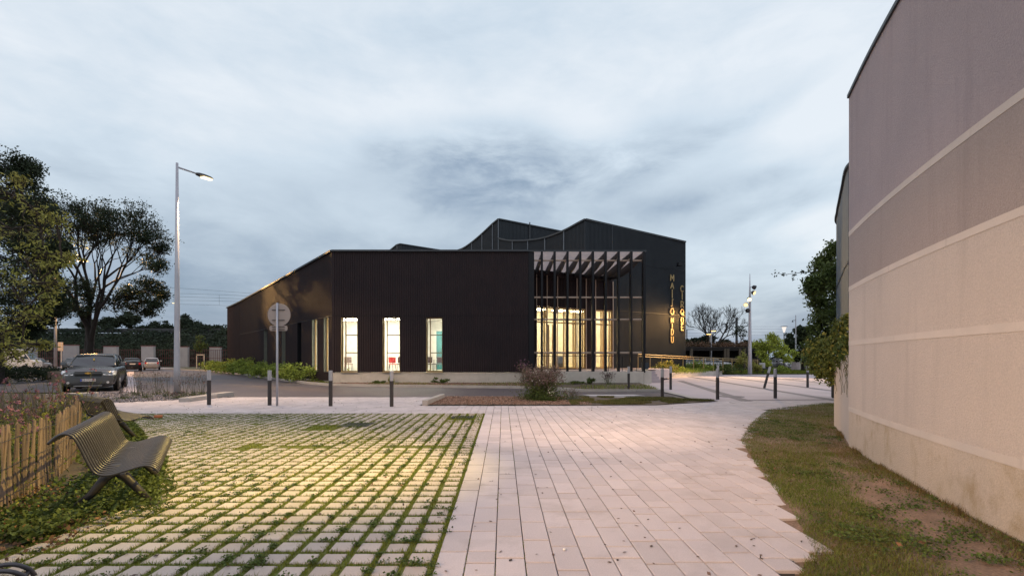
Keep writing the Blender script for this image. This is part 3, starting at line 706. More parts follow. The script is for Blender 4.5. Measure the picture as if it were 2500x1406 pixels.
LB = math.dist(V2, V2b); mb = MB(); clad(mb, V2, V2b, 7.0, lambda s: h2 + (h2b - h2) * s / LB, pitch=.15); mb.build('rear_front_wall', m_cladt, bld)
xm, ym = V2[0] + .47 * 6.28, V2[1] + .47 * 3.45; MB().bar((xm, ym - .1, 10), (xm, ym - .1, h2 + (h2b - h2) * .47 + .25), .12, .1).build('downpipe', m_cap, bld)
side_volume(V2, [(0, h2), (.09, zz(547, 45.9)), (.26, zz(571, 47.6)), (.44, zz(592, 49.4)), (.616, zz(607, 51.2)), (.8, zz(613, 53)), (1, zz(614, 55))], 7.0, V2b, h2b, (.0, .09, .26, .44, .616))
V3 = (-12.75, 60); V3b = (-7.5, 63.5); h3 = zz(595.5, 60); h3b = zz(613, 63.5)
mb = MB(); clad(mb, V3, V3b, 7.0, lambda s: h3 + (h3b - h3) * s / 6.3, pitch=.2); mb.build('rear_front_wall', m_cladt, bld)
side_volume(V3, [(0, h3), (.1, zz(598, 61)), (.3, zz(610, 63)), (.6, zz(622, 66)), (1, zz(630, 70))], 7.0, V3b, h3b, (.08,))
# projector on the tall wall
fx = AX(1650, 39); t = thing('wall_projector', 'small black projector bracketed high on the tall wall above the lettering', 'lamp', (fx, 38.3, zz(648, 38.9)))
MB().box((fx, 38.15, zz(648, 38.6)), (.34, .42, .26), taper=.8).build('housing', m_black, t); MB().bar((fx, 38.3, zz(648, 38.6)), (fx + .1, 39.0, zz(648, 38.6)), .06, .06).build('bracket', m_black, t)
# ---------------- entrance glazing
m_wallin = mat('interior_wall', (.82, .80, .74), rough=.8)
m_warmin = mat('warm_interior_wall', (.82, .77, .62), rough=.8)
e_white = emis('ceiling_panel_light', (1.0, .92, .72), 62.0); e_warm = emis('warm_ceiling_light', (1.0, .83, .52), 32.0)
def glaz(s0, s1, mulls, doors):
    f = bars(FW, s0, s1, TF, GZ, -.05, .10, mull=mulls, trans=[(HZ(790, 34.4), s0, s1)], name='glazed_front', m=m_brass, parent=bld)
    p = pane(FW, s0, s1, TF, GZ, -.08, None); p.parent = f
    r = reveal(FW, s0, s1, TF, GZ, .16, 'reveal', m_brass, None); r.parent = f
    for a, b in doors:
        mb = MB()
        for s in (a, b): mb.prism([tuple(FW(s - .07, -.03, 0).xy), tuple(FW(s + .07, -.03, 0).xy), tuple(FW(s + .07, -.10, 0).xy), tuple(FW(s - .07, -.10, 0).xy)][::-1], TF + .02, HZ(795, 34.4))
        d = mb.build('door', m_brass, None); d.parent = f
SW = lambda px: s_w(px, W0, W1)
glaz(g1[0], g1[1], [SW(1330), SW(1336), SW(1354), SW(1358), SW(1378), SW(1384), SW(1401), SW(1406), SW(1418), SW(1424)], [(SW(1340), SW(1352))])
glaz(g2[0], g2[1], [SW(1469), SW(1474), SW(1479), SW(1489)], [])
for px, py in ((1309, 660), (1334.6, 662), (1360, 666), (1407.5, 672), (1430, 675), (1453, 678), (1474, 680.5), (1495.5, 683)):
    s = SW(px); p = FW(s, .06, 0); MB().bar((p.x, p.y, TF), (p.x, p.y, 7.05), .085, .06).build('timber_post', m_timber, bld)
for px in (1368, 1441): p = FW(SW(px), .1, HZ(730, 34)); MB().box(tuple(p), (.22, .22, .12), taper=.6).build('entrance_spot', m_black, bld)
# ---------------- rooms
def room(name, poly, open_edges, z0, z1, m, mfloor=None):
    mb = MB(); n = len(poly)
    for i in range(n):
        if i in open_edges: continue
        a, b = poly[i], poly[(i + 1) % n]; mb.poly([(*a, z0), (*b, z0), (*b, z1), (*a, z1)])
    mb.poly([(x, y, z0) for x, y in poly]); mb.poly([(x, y, z1) for x, y in poly])
    return mb.build(name, m, bld)
room('office_interior', [(-9.1, 27.32), (-5.35, 27.32), (-5.35, 33), (-13.6, 33)], (0, 3), .6, 3.95, m_wallin)
room('office_interior', [(-5.25, 27.32), (1.2, 27.32), (1.2, 33), (-5.25, 33)], (0,), .6, 3.95, m_wallin)
for x, y in ((-7.6, 28.6), (-7.6, 31), (-6.2, 28.6), (-6.2, 31), (-10, 31.3)): MB().box((x, y, 3.9), (1.1, .55, .04)).build('ceiling_light', e_white, bld)
e_off = emis('office_light', (1.0, .95, .76), 85.0)
for x, y in ((-2.2, 28.8), (-2.2, 31), (-3.9, 28.7)): MB().box((x, y, 3.9), (1.1, .5, .04)).build('ceiling_light', e_off, bld)
ez = [tuple(FW(.2, -.15, 0).xy), tuple(FW(LW1 + .2, -.15, 0).xy), tuple(FW(LW1 + .2, -4.5, 0).xy), tuple(FW(.2, -4.5, 0).xy)]
room('lobby_interior', ez, (0,), TF - .01, 5.1, m_warmin)
mb = MB()
for s in (1.2, 2.9, 4.6, 6.3):
    for d in (-1.2, -3.0): p = FW(s, d, 5.05); MB().box(tuple(p), (.9, .5, .04), rz=.5).build('ceiling_light', e_warm, bld)
m_red = mat('red_panel', (.75, .05, .06), rough=.5); m_teal = mat('teal_panel', (.02, .16, .17), rough=.5); m_wood = mat('oak', (.45, .28, .12), rough=.5)
p = FW(SW(1463), -.6, 0); MB().box((p.x, p.y, TF + 2.1), (.16, .2, 4.2)).build('red_column', m_red, bld)
MB().box((AX(1076, 30.5), 30.5, 1.9), (.5, .4, 2.4)).build('teal_cupboard', m_teal, bld)
# shelves in the lobby
mb = MB()
for k in range(9): p = FW(SW(1368), -1.2, TF + .3 + k * .27); mb.box(tuple(p), (.75, .3, .02), rz=.5)
for dd in (-.38, .38): p = FW(SW(1368) + dd, -1.2, TF + 1.3); mb.box(tuple(p), (.03, .3, 2.5), rz=.5)
t = thing('display_rack', 'white leaflet rack with many shelves seen through the entrance glazing', 'rack', tuple(FW(SW(1368), -1.2, TF))); mb.build('shelves', m_white, t)
mb = MB(); p = FW(SW(1320), -1.6, TF + .5); mb.box(tuple(p), (.9, .5, 1.0), rz=.5); o = mb.build('counter', m_wood); tag(o, 'oak reception counter behind the leftmost entrance pane', 'counter')
p = FW(SW(1396), -1.5, TF + .4); o = MB().box(tuple(p), (.5, .4, .8), rz=.5).box((p.x, p.y, TF + .83), (.56, .46, .05), rz=.5).build('cabinet', m_dkmetal); tag(o, 'small dark cabinet standing in the lobby behind the door', 'cabinet')
# hanging decorations high in the entrance glazing
for i, (px, py) in enumerate(((1313, 762), (1341, 776), (1368, 765))):
    p = FW(SW(px), -.5, HZ(py, 34.5)); mb = MB(); rg = random.Random(i)
    mb.tube([(p.x, p.y, p.z + .55), (p.x + .02, p.y, p.z + .15), (p.x, p.y, p.z)], [.01, .07, .05], 6)
    for k in range(3): mb.tube([(p.x, p.y, p.z + .1), (p.x + rg.uniform(-.25, .25), p.y, p.z + rg.uniform(-.15, .3)), (p.x + rg.uniform(-.3, .3), p.y, p.z - rg.uniform(0, .3))], [.06, .05, .03], 6)
    o = mb.build('hanging_figure', m_black); tag(o, ['dark hanging paper figure at the top of the leftmost entrance pane', 'dark hanging paper figure above the entrance door', 'dark hanging paper figure above the leaflet rack'][i], 'decoration', 'hanging figures')
def chair(x, y, z, rz, m, label):
    t = thing('chair', label, 'chair', (x, y, z), 'office chairs')
    mb = MB(); mb.box((x, y, z + .45), (.44, .44, .05), rz); mb.build('seat', m, t, bevel=.015)
    c, s = cos(rz), sin(rz); mb = MB(); mb.box((x - s * .23, y + c * .23, z + .70), (.42, .05, .36), rz); mb.build('backrest', m, t, bevel=.015)
    for i in (-1, 1):
        for j in (-1, 1):
            px, py = x + c * i * .18 - s * j * .18, y + s * i * .18 + c * j * .18
            MB().tube([(px + c * i * .04, py, z), (px, py, z + .43)], .013, 6).build('leg', m_dkmetal, t)
def tablet(x, y, z, label):
    t = thing('table', label, 'table', (x, y, z), 'office tables'); MB().box((x, y, z + .74), (1.4, .75, .03)).build('tabletop', m_white, t)
    for i in (-1, 1):
        for j in (-1, 1): MB().tube([(x + i * .62, y + j * .3, z), (x + i * .62, y + j * .3, z + .72)], .018, 6).build('leg', m_dkmetal, t)
grey_s = mat('grey_seat', (.22, .20, .19)); 
chair(AX(851, 28.3), 28.3, .6, .5, grey_s, 'grey office chair seen through the leftmost front window')
tablet(AX(872, 28.9), 28.9, .6, 'white table seen through the leftmost front window')
chair(AX(958, 28.3), 28.3, .6, .3, m_red, 'red chair seen through the middle front window')
chair(AX(973, 28.4), 28.4, .6, -.4, m_black, 'black chair at the right edge of the middle front window')
tablet(AX(980, 29.2), 29.2, .6, 'white table seen through the middle front window')
chair(AX(1054, 28.4), 28.4, .6, .8, m_black, 'black office chair seen through the rightmost front window, left of the desk')
chair(AX(1075, 28.2), 28.2, .6, .1, m_dkmetal, 'dark chair at the right edge of the rightmost front window')
tablet(AX(1085, 29.2), 29.2, .6, 'white desk seen through the rightmost front window')
# ---------------- canopy
XR = 7.98
fins = [1323.2, 1354.5, 1386, 1417.2, 1448.2, 1479.3, 1511, 1542.3, 1573]
mb = MB().poly([(1.6, 27.12, BT - .02), (XR + .05, 27.12, BT - .02), (XR + .02, 35.6, BT - .02), (1.75, 32.35, BT - .02)]); mb.build('canopy_roof', m_soffit, bld)
mb = MB(); mb.bar((1.42, 27.08, BT + .0), (XR + .06, 27.08, BT), .04, .09); mb.build('canopy_trim', m_cap, bld)
for px in fins:
    x = AX(px, 27.0); MB().prism([(x - .055, 26.98), (x + .055, 26.98), (x + .055, 27.28), (x - .055, 27.28)], .60, BT - .05).build('canopy_fin', m_black, bld)
    # overhead beam with curved underside
    yend = 32.3 + (x - 1.6) / (8.1 - 1.6) * 3.35; n = 12; vs = []
    for k in range(n + 1):
        u = k / n; y = 27.3 + (yend - 27.3) * u; dpt = .20 + .34 * math.sin(pi * min(u * 1.05, 1)) ** .8
        for dx in (-.03, .03): vs.append((x + dx, y, BT - .06)); vs.append((x + dx, y, BT - .06 - dpt))
    fs = []
    for k in range(n):
        a = 4 * k; b = a + 4; fs += [(a, b, b + 1, a + 1), (a + 2, a + 3, b + 3, b + 2), (a + 1, b + 1, b + 3, a + 3)]
    fs.append((0, 1, 3, 2)); MB().add(vs, fs).build('canopy_beam', m_black, bld)
for py, r in ((636, .045), (726, .05), (780, .05), (861, .055)):
    z = HZ(py, 27.35); MB().tube([(1.6, 27.36, z), (XR - .1, 27.36, z)], r, 8).build('timber_rail', m_timber, bld)
# terrace
ter = thing('terrace', 'raised concrete terrace with stained retaining wall in front of the entrance', 'terrace', (4.5, 27.5, 0))
MB().prism([(1.42, 26.97), (7.85, 26.97), (7.85, 27.18), (1.42, 27.18)], -.05, .66).build('retaining_wall', m_concrete, ter)
MB().prism([(1.45, 27.18), (7.85, 27.18), (11.6, 33.2), (12.5, 38.2), (8.1, 35.65), (1.6, 32.25)], .1, TF - .02).build('terrace_floor', m_plaza, ter)
# front railing
rl = thing('terrace_railing', 'thin dark steel railing with wires behind the black fins of the terrace', 'railing', (4.5, 27.5, TF))
for z in (HZ(869, 27.5), HZ(901.3, 27.5)): MB().tube([(1.6, 27.5, z), (XR - .1, 27.5, z)], .018, 6).build('rail', m_dkmetal, rl)
for k in range(8): x = 2.0 + k * .8; MB().tube([(x, 27.5, TF - .02), (x, 27.5, HZ(869, 27.5))], .016, 6).build('post', m_dkmetal, rl)
# steps and ramp walls at right of the terrace
st = thing('entrance_steps', 'pale concrete steps and low side walls at the right end of the terrace', 'steps', (8.3, 28, 0))
for k in range(4): MB().prism([(8.36 - .02 * k, 27.9 + .32 * k), (9.1, 27.9 + .32 * k), (9.9, 31.2), (8.6, 31.2)], -.02 - .01 * k, .165 * (k + 1)).build('step', m_plaza, st)
MB().prism([(7.87, 27.0), (8.3, 27.0), (8.5, 31.2), (7.87, 31.2)], -.02, .70).build('side_wall', m_concrete, st)
rw = thing('ramp_wall', 'white low wall along the entrance ramp in front of the tall volume', 'wall', (10, 31, 0))
MB().prism([(AX(1560, 31.5), 31.5), (AX(1602, 32.5), 32.5), (AX(1602, 32.7), 32.7), (AX(1560, 31.7), 31.7)], -.02, [HZ(901, 31.5), HZ(902.5, 32.5), HZ(902.5, 32.5), HZ(901, 31.5)]).build('wall_body', m_white, rw)
# planter wall along the plaza
pw = thing('planter_wall', 'low pale concrete wall edging the flower bed beside the plaza', 'wall', (12, 35, 0))
a, b = G(1583, 925), G(1757, 914.5); n_ = Vector((-(b[1] - a[1]), b[0] - a[0])).normalized() * .22
MB().prism([a, b, (b[0] + n_.x, b[1] + n_.y), (a[0] + n_.x, a[1] + n_.y)], -.02, [.37, .33, .33, .37]).build('wall_body', m_concrete, pw)
MB().prism([(b[0] - .02, b[1] - .05), (b[0] + .2, b[1] - .05), (b[0] + .05, b[1] + 3), (b[0] - .2, b[1] + 3)], -.02, .33).build('return_wall', m_concrete, pw)
sheet('flower_bed', [(a[0] + n_.x, a[1] + n_.y), (b[0] + n_.x, b[1] + n_.y), (b[0], b[1] + 9), (14.8, 39.6), (10.5, 37)], .25, m_soil)
# handrail, the lamps' yellow light put into its metal colour
hr = thing('handrail', 'long metal handrail in lamp-yellow tint, with square posts beside the ramp', 'handrail', (16, 40, 0))
m_lamptint = mat('lamp_tinted_metal', (.36, .25, .10), rough=.5)
P0 = (AX(1558, 35.5), 35.5, HZ(864.5, 35.5)); P1 = (AX(1672, 38.9), 38.9, HZ(870.5, 38.9)); P2 = (AX(1850, 44.5), 44.5, HZ(878.5, 44.5))
for dz in (0, -.16): MB().tube([(P0[0], P0[1], P0[2] + dz), (P1[0], P1[1], P1[2] + dz), (P2[0], P2[1], P2[2] + dz)], .028, 8).build('rail', m_lamptint, hr)
for k in range(13):
    u = k / 12; q = (Vector(P0).lerp(Vector(P1), u * 2.0) if u < .4 else Vector(P0)) if False else Vector(P0).lerp(Vector(P2), u)
    zt = np.interp(q.x, [P0[0], P1[0], P2[0]], [P0[2], P1[2], P2[2]]); yq = np.interp(q.x, [P0[0], P1[0], P2[0]], [P0[1], P1[1], P2[1]])
    MB().bar((q.x, yq, .2), (q.x, yq, zt), .06, .06).build('post', m_lamptint, hr)
# sign board by the steps
gx, gy = G(1574, 934); t = thing('notice_board', 'small dark notice board on a brown post beside the steps', 'sign', (gx, gy, 0))
MB().tube([(gx, gy, 0), (gx, gy, HZ(898, gy))], .035, 8).build('post', m_bollard, t); MB().box((gx, gy - .05, HZ(893, gy)), (.42, .05, .36)).build('board', mat('slate_board', (.03, .045, .06), rough=.5), t, bevel=.01)
gx, gy = G(1580.5, 933); o = MB().box((gx, gy + .1, .42), (.10, .10, .84)).box((gx, gy + .1, .85), (.12, .12, .03)).build('beige_post', mat('beige_paint', (.55, .50, .30)), bevel=.01); tag(o, 'short square beige post just right of the dark notice board', 'post')
# ---------------- lettering
m_gold = mat('gold_letters', (.45, .33, .14), rough=.45, metal=.2)
GLY = {'M': [[(0, 0), (0, 1), (.5, .35), (1, 1), (1, 0)]], 'A': [[(0, 0), (.5, 1), (1, 0)], [(.22, .38), (.78, .38)]], 'I': [[(.5, 0), (.5, 1)]], 'S': [[(.85, 1), (.55, 1), (.5, .85), (.5, .1), (.4, 0), (.1, 0)]],
       'O': [[(.5 + .5 * cos(a), .5 + .5 * sin(a)) for a in np.linspace(0, 2 * pi, 17)]], 'N': [[(.05, 0), (.05, 1), (.95, 0), (.95, 1)]], 'D': [[(.1, 0), (.1, 1), (.5, 1), (.82, .85), (.95, .5), (.82, .15), (.5, 0), (.1, 0)]],
       'U': [[(.08, 1), (.08, .25), (.22, .06), (.5, 0), (.78, .06), (.92, .25), (.92, 1)]], 'C': [[(.5 + .5 * cos(a), .5 + .5 * sin(a)) for a in np.linspace(pi * .28, pi * 1.72, 13)]],
       'R': [[(.1, 0), (.1, 1), (.6, 1), (.85, .88), (.88, .7), (.75, .52), (.5, .46), (.1, .46)], [(.45, .46), (.95, 0)]], 'Q': [[(.5 + .5 * cos(a), .5 + .5 * sin(a)) for a in np.linspace(0, 2 * pi, 17)], [(.5, .3), (1, -.12)]],
       'E': [[(.95, 1), (.1, 1), (.1, 0), (.95, 0)], [(.1, .52), (.8, .52)]], '|': [[(.5, 0), (.5, 1)]]}
def letters(title, label, xc, items, w=.36):
    s0 = s_w(xc, W1, W2); base = FW2(s0, .1, 0); t = thing('wall_lettering', label, 'lettering', tuple(base), 'gold wall lettering')
    for ch, ya, yb in items:
        Y = base.y; za, zb = HZ(yb, Y), HZ(ya, Y); mb = MB(); ww = w * (.8 if ch in 'DUEN' else 1)
        for st_ in GLY[ch]:
            pts = [FW2(s0 + (u - .5) * ww, .12, za + v * (zb - za)) for u, v in st_]
            for p, q in zip(pts, pts[1:]):
                d = (q - p).normalized() * .025; mb.bar(p - d * .7, q + d * .7, .08, .034 if ch not in 'I|' else .030, up=tuple(FW2(0, 0, 0) - FW2(0, 1, 0)) )
        mb.build('letter_stroke' if ch == '|' else 'letter_' + ch.lower(), m_gold, t)
letters('maison', 'gold upright letters reading MAISON DU, the taller left column on the tall wall', 1638.3,
        [('M', 671, 685.5), ('A', 691, 704), ('I', 707, 727), ('S', 731, 747), ('O', 752.5, 767.5), ('N', 776, 787.5), ('|', 790, 800), ('D', 803, 817), ('U', 821.5, 836)])
letters('cirque', 'gold upright letters reading CIRQUE, the shorter right column near the wall edge', 1662.5,
        [('C', 698, 712), ('I', 715, 731), ('R', 736, 750.5), ('Q', 755, 768.5), ('U', 775, 788), ('E', 791.5, 806)])
# ------------------------------------------------------------------ right curved wall
def catmull(P, n=6):
    out = []
    for i in range(len(P) - 1):
        p0 = P[max(i - 1, 0)]; p1 = P[i]; p2 = P[i + 1]; p3 = P[min(i + 2, len(P) - 1)]
        for k in range(n):
            t = k / n; out.append(tuple(.5 * (2 * b + (c - a) * t + (2 * a - 5 * b + 4 * c - d) * t * t + (-a + 3 * b - 3 * c + d) * t**3) for a, b, c, d in zip(p0, p1, p2, p3)))
    out.append(P[-1]); return out
def rendermat(name, a, b):
    return mat(name, a, b, rough=.95, scale=.6, bump=.55, bscale=75, fine=.16, fscale=70, stains=(1.3, (2.5, 2.5, .22), tuple(v * .80 for v in b), .52, .90))
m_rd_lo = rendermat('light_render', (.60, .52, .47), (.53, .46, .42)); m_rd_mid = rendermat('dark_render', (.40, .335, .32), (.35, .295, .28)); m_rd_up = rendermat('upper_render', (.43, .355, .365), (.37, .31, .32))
m_rd_st = mat('smooth_render_band', (.64, .56, .51), (.56, .50, .46), rough=.9, scale=2, bump=.15, bscale=60, fine=.06, stains=(1.6, (3, 3, .5), (.40, .35, .32), .60, .85))
m_rd_base = mat('stained_render', (.59, .50, .43), (.52, .44, .36), rough=.95, scale=.9, bump=.55, bscale=75, fine=.18, fscale=70, stains=(2.4, (1.6, 1.6, 1.2), (.36, .27, .16), .50, .78))
TW = thing('curved_wall_building', 'tall curved beige rendered wall with pale horizontal bands at the right', 'building', (6, 5, 0))
arc = catmull(WALLP, 4)
def course(name, z0, z1, m, d=0.0):
    pts = [(x - d, y) for x, y in arc]; poly = pts + [(12.5, 7.6 + 0), (12.5, -3)]
    mb = MB()
    for a, b in zip(pts, pts[1:]): mb.poly([(*b, z0), (*a, z0), (*a, z1), (*b, z1)])
    # top and bottom of the proud part
    for z in (z0, z1):
        for a, b in zip(pts, pts[1:]): mb.poly([(*a, z), (*b, z), (b[0] + .3, b[1], z), (a[0] + .3, a[1], z)])
    e = pts[-1]; mb.poly([(*e, z0), (12.5, 7.60, z0), (12.5, 7.60, z1), (*e, z1)])
    o = mb.build(name, m, TW)
    return o
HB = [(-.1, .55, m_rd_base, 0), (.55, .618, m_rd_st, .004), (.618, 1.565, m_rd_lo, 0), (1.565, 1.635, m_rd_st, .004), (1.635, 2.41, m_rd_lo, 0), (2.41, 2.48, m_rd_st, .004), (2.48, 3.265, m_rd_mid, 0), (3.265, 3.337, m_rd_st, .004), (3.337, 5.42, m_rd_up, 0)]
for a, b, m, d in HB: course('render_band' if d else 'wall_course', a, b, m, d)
mb = MB()
for a, b in zip(arc, arc[1:]): mb.prism([(a[0] - .03, a[1]), (a[0] + .3, a[1]), (b[0] + .3, b[1]), (b[0] - .03, b[1])], 5.42, 5.47)
mb.build('coping', m_cap, TW)
MB().poly([(2.4, -3, 5.41), (12.5, -3, 5.41), (12.5, 7.6, 5.41), *[(x, y, 5.41) for x, y in arc[::-1]]]).build('roof', m_cap, TW)
MB().box((5.385, 7.49, .45), (.012, .012, .78)).build('crack', m_black, TW)
# low wall going on behind
lw = thing('low_curved_wall', 'low beige rendered garden wall topped with climbing plants, behind the tall curved wall', 'wall', (6, 8.5, 0))
lp = catmull([(5.43, 7.56), (5.78, 8.15), (6.15, 8.8), (6.42, 9.3), (6.75, 9.85), (7.4, 10.5), (8.6, 11.2)], 4)
mb = MB()
for a, b in zip(lp, lp[1:]): mb.poly([(*b, -.1), (*a, -.1), (*a, 1.42), (*b, 1.42)]); mb.poly([(*a, 1.42), (*b, 1.42), (b[0] + .25, b[1] - .1, 1.42), (a[0] + .25, a[1] - .1, 1.42)]); mb.poly([(a[0] + .25, a[1] - .1, -.1), (b[0] + .25, b[1] - .1, -.1), (b[0] + .25, b[1] - .1, 1.42), (a[0] + .25, a[1] - .1, 1.42)])
mb.build('wall_body', m_rd_lo, lw)
# metal drum
md = thing('metal_clad_building', 'grey-blue ribbed metal building edge rising behind the low garden wall', 'building', (8.5, 12, 0))
dp = catmull([(7.6, 10.2), (7.76, 10.8), (8.5, 12.0), (9.19, 13.1), (9.76, 14), (10.6, 15.2), (12, 16.2)], 8); m_drum = mat('grey_blue_metal', (.13, .165, .20), (.10, .13, .165), rough=.45, metal=.4)
mb = MB()
for i, (a, b) in enumerate(zip(dp, dp[1:])):
    mb.poly([(*b, 0), (*a, 0), (*a, 5.6), (*b, 5.6)])
    mb.bar((a[0] - .03, a[1], 0), (a[0] - .03, a[1], 5.6), .03, .05); mx_, my_ = (a[0] + b[0]) / 2, (a[1] + b[1]) / 2; mb.bar((mx_ - .02, my_, 0), (mx_ - .02, my_, 5.6), .02, .03)
mb.build('ribbed_wall', m_drum, md)
for nm, zz_, w_ in (('band', 3.5, .05), ('roof_edge', 5.62, .12)):
    mb = MB()
    for a, b in zip(dp, dp[1:]): mb.bar((a[0] - .05, a[1], zz_), (b[0] - .05, b[1], zz_), w_, .06)
    mb.build(nm, m_cap, md)
# ------------------------------------------------------------------ bollards
def bollard_proto():
    t = thing('bollard', 'x', 'bollard', (0, 0, 0), 'bollards')
    MB().lathe((0, 0, 0), [(.055, -.05), (.055, .725), (.050, .73)], 16).build('post', m_bollard, t, smooth=False)
    MB().lathe((0, 0, 0), [(.0535, .731), (.0535, 1.015), (.049, 1.025), (.01, 1.027)], 16).build('reflective_band', m_bolltop, t)
    return t
bp = bollard_proto()
BL = [(510, 988, 0, 'bollard beside the kerb stones right of the near lamp post, leftmost of the bollard row'), (658, 989, 0, 'bollard just left of the round sign pole'), (807, 991, 0, 'bollard standing right of the round sign, before the leftmost lit window'),
      (956, 992, 0, 'bollard standing before the middle lit window, rightmost of the left row'), (1535, 952, 0, 'bollard in the grass below the right end of the terrace'), (1617, 972, 0, 'bollard at the edge of the crossing, left of the plaza'),
      (1752, 974, 0, 'bollard at the right tip of the planted bed'), (1893, 971, 0, 'bollard on the plaza just right of the tilted one'), (2034, 968, 0, 'bollard closest to the beige wall, with a dark lower part and grey top'),
      (1637.5, 950, 0, 'bollard at the plaza edge in front of the gold lettering'), (1972, 945, 0, 'bollard far on the plaza, between the tilted one and the wall'), (1866, 947, .27, 'tilted bollard leaning strongly to the right on the plaza'),
      (1753, 939, 0, 'bollard hidden behind another one, only its grey top showing'), (2040, 938, 0, 'bollard mostly hidden behind the bollard next to the beige wall')]
for i, (px, py, tilt, lab) in enumerate(BL):
    b = bp if i == 0 else copy_tree(bp)
    gx, gy = G(px, py); b.location = (gx, gy, 0); b.rotation_euler = (0, tilt, 0); b['label'] = lab
    b.rotation_euler[2] = 0
# ------------------------------------------------------------------ street lamps
e_head = emis('lit_lamp_lens', (1.0, .72, .35), 1.8); e_bright = emis('bright_lamp_lens', (1.0, .78, .42), 3.2); e_amber = emis('amber_lamp_lens', (1.0, .62, .22), 3.6)
bx, by = G(432, 963)
t = thing('street_lamp', 'tall pale tapered street lamp standing in the gravel bed, its arm pointing right', 'street lamp', (bx, by, 0), 'street lamps')
ht = HZ(398, by)
MB().tube([(bx, by, -.05), (bx, by, 1.0), (bx, by, ht * .5), (bx, by, ht)], [.115, .108, .082, .045], 16).build('pole', m_pole, t, smooth=True)
MB().lathe((bx, by, -.02), [(.17, 0), (.17, .03), (.125, .05), (.12, .12)], 16).build('base_collar', m_dkmetal, t)
he = Vector((-11.87, 19.75, HZ(437, 19.75))); a0 = Vector((bx, by, HZ(408, by))); a1 = a0.lerp(he, .52)
MB().tube([a0, a1], [.035, .03], 10).build('arm', m_pole, t, smooth=True)
hd = MB(); d = (he - a1).normalized(); sd = d.cross(Vector((0, 0, 1))).normalized(); up = sd.cross(d)
def headpts(w, h, dz): return
pr = [(0, .05, .05), (.12, .11, .07), (.4, .16, .07), (.8, .15, .05), (1.0, .07, .02)]
Lh = (he - a1).length; vs = []
for u, w, h in pr:
    c = a1 + d * (u * Lh)
    for s_, z_ in ((-1, -.5), (1, -.5), (.8, .6), (-.8, .6)): vs.append(c + sd * w * s_ + up * h * z_)
fs = [(0, 1, 2, 3)] + [(4 * i + k, 4 * i + (k + 1) % 4, 4 * i + 4 + (k + 1) % 4, 4 * i + 4 + k) for i in range(4) for k in range(4)] + [(19, 18, 17, 16)]
hd.add(vs, fs).build('lamp_head', m_dkmetal, t)
c0, c1_ = a1 + d * (.35 * Lh) - up * .05, a1 + d * (.92 * Lh) - up * .045
MB().poly([c0 - sd * .13, c0 + sd * .13, c1_ + sd * .11, c1_ - sd * .11]).bar(c0 - up * .02, c1_ - up * .02, .18, .035).build('lens', e_bright, t)
place_light('lamp_light', 'SPOT', tuple(he - d * .35 - up * .15), (-10.9, 21.0, 0), 3000, WARM, .12, 115, .7, t)
# lamp hidden in the airy tree
def post_lamp(px, pyb, pyt, hx, hy, Yd, lab, r=.09, em=e_amber, arm=True):
    X = AX(px, Yd); t = thing('street_lamp', lab, 'street lamp', (X, Yd, 0), 'street lamps')
    top = HZ(pyt, Yd); MB().tube([(X, Yd, -.05), (X, Yd, top * .5), (X, Yd, top)], [r, r * .8, r * .5], 10).build('pole', m_pole, t, smooth=True)
    H = Vector((AX(hx, Yd), Yd, HZ(hy, Yd)))
    if arm: MB().tube([(X, Yd, top - .05), tuple(H + Vector((-.1 if H.x > X else .1, 0, .06)))], [.04, .03], 8).build('arm', m_pole, t)
    MB().box(tuple(H + Vector((0, 0, .08))), (.7, .3, .10), taper=.7).build('lamp_head', m_dkmetal, t)
    MB().box(tuple(H), (.5, .24, .06)).build('lens', em, t); return t, H
t, H1 = post_lamp(135, 911, 640, 205, 638, 45.9, 'street lamp on the grey pole behind the parked cars, head glowing in the airy tree', .13)
place_light('lamp_light', 'SPOT', (H1.x + .3, H1.y - .1, H1.z - .2), (-12.8, 31.5, 3.6), 42000, AMBER, .10, 28, .6, t)
place_light('lamp_light', 'POINT', (H1.x, H1.y - .3, H1.z - .4), None, 8000, AMBER, .2, parent=t)
t, H2 = post_lamp(427.5, 896, 741, 425, 740, 80, 'distant street lamp seen just left of the near lamp pole', .11, e_bright, False)
# mast with several spotlights
mx, my = AX(1831, 40), 40.0
t = thing('spotlight_mast', 'tall slim mast carrying five round spotlights, one glaring, beside the plaza', 'street lamp', (mx, my, .2))
MB().tube([(mx, my, .1), (mx, my, 2), (mx, my, 6.5), (mx, my, HZ(668, my))], [.16, .14, .08, .02], 14).build('pole', m_pole, t, smooth=True)
for k, (px, py, lit, dx) in enumerate(((1840.6, 701, 0, 1), (1839, 714, 1, 1), (1829, 730, 2, -.3), (1821.5, 743, 1, -1), (1826, 757, 0, -1))):
    hx, hz = AX(px, my - .3), HZ(py, my - .3); c = Vector((hx, my - .3, hz)); dr = Vector((dx * .5, -.75, -.45)).normalized()
    q = c - dr * .15; e = c + dr * .12
    h = MB().tube([q, q + dr * .08, e], [.05, .15, .19], 12).build('spotlight', m_dkmetal, t, smooth=True)
    MB().tube([tuple(q), (mx, my, hz + .02)], .025, 6).build('bracket', m_pole, t)
    if lit: l = MB().tube([e - dr * .01, e + dr * .012], [.17, .165], 12).build('lens', e_bright if lit == 2 else e_head, None); l.parent = t; l.matrix_parent_inverse = Matrix.Translation(t.location).inverted()
place_light('lamp_light', 'SPOT', (mx - .4, my - 1.0, HZ(728, my)), (11, 24, 0), 4800, WARM, .15, 120, .6, t)
place_light('lamp_light', 'SPOT', (mx - .6, my - 1.2, HZ(740, my)), (12.2, 38.0, 2.2), 10500, AMBER, .15, 52, 1.0, t)
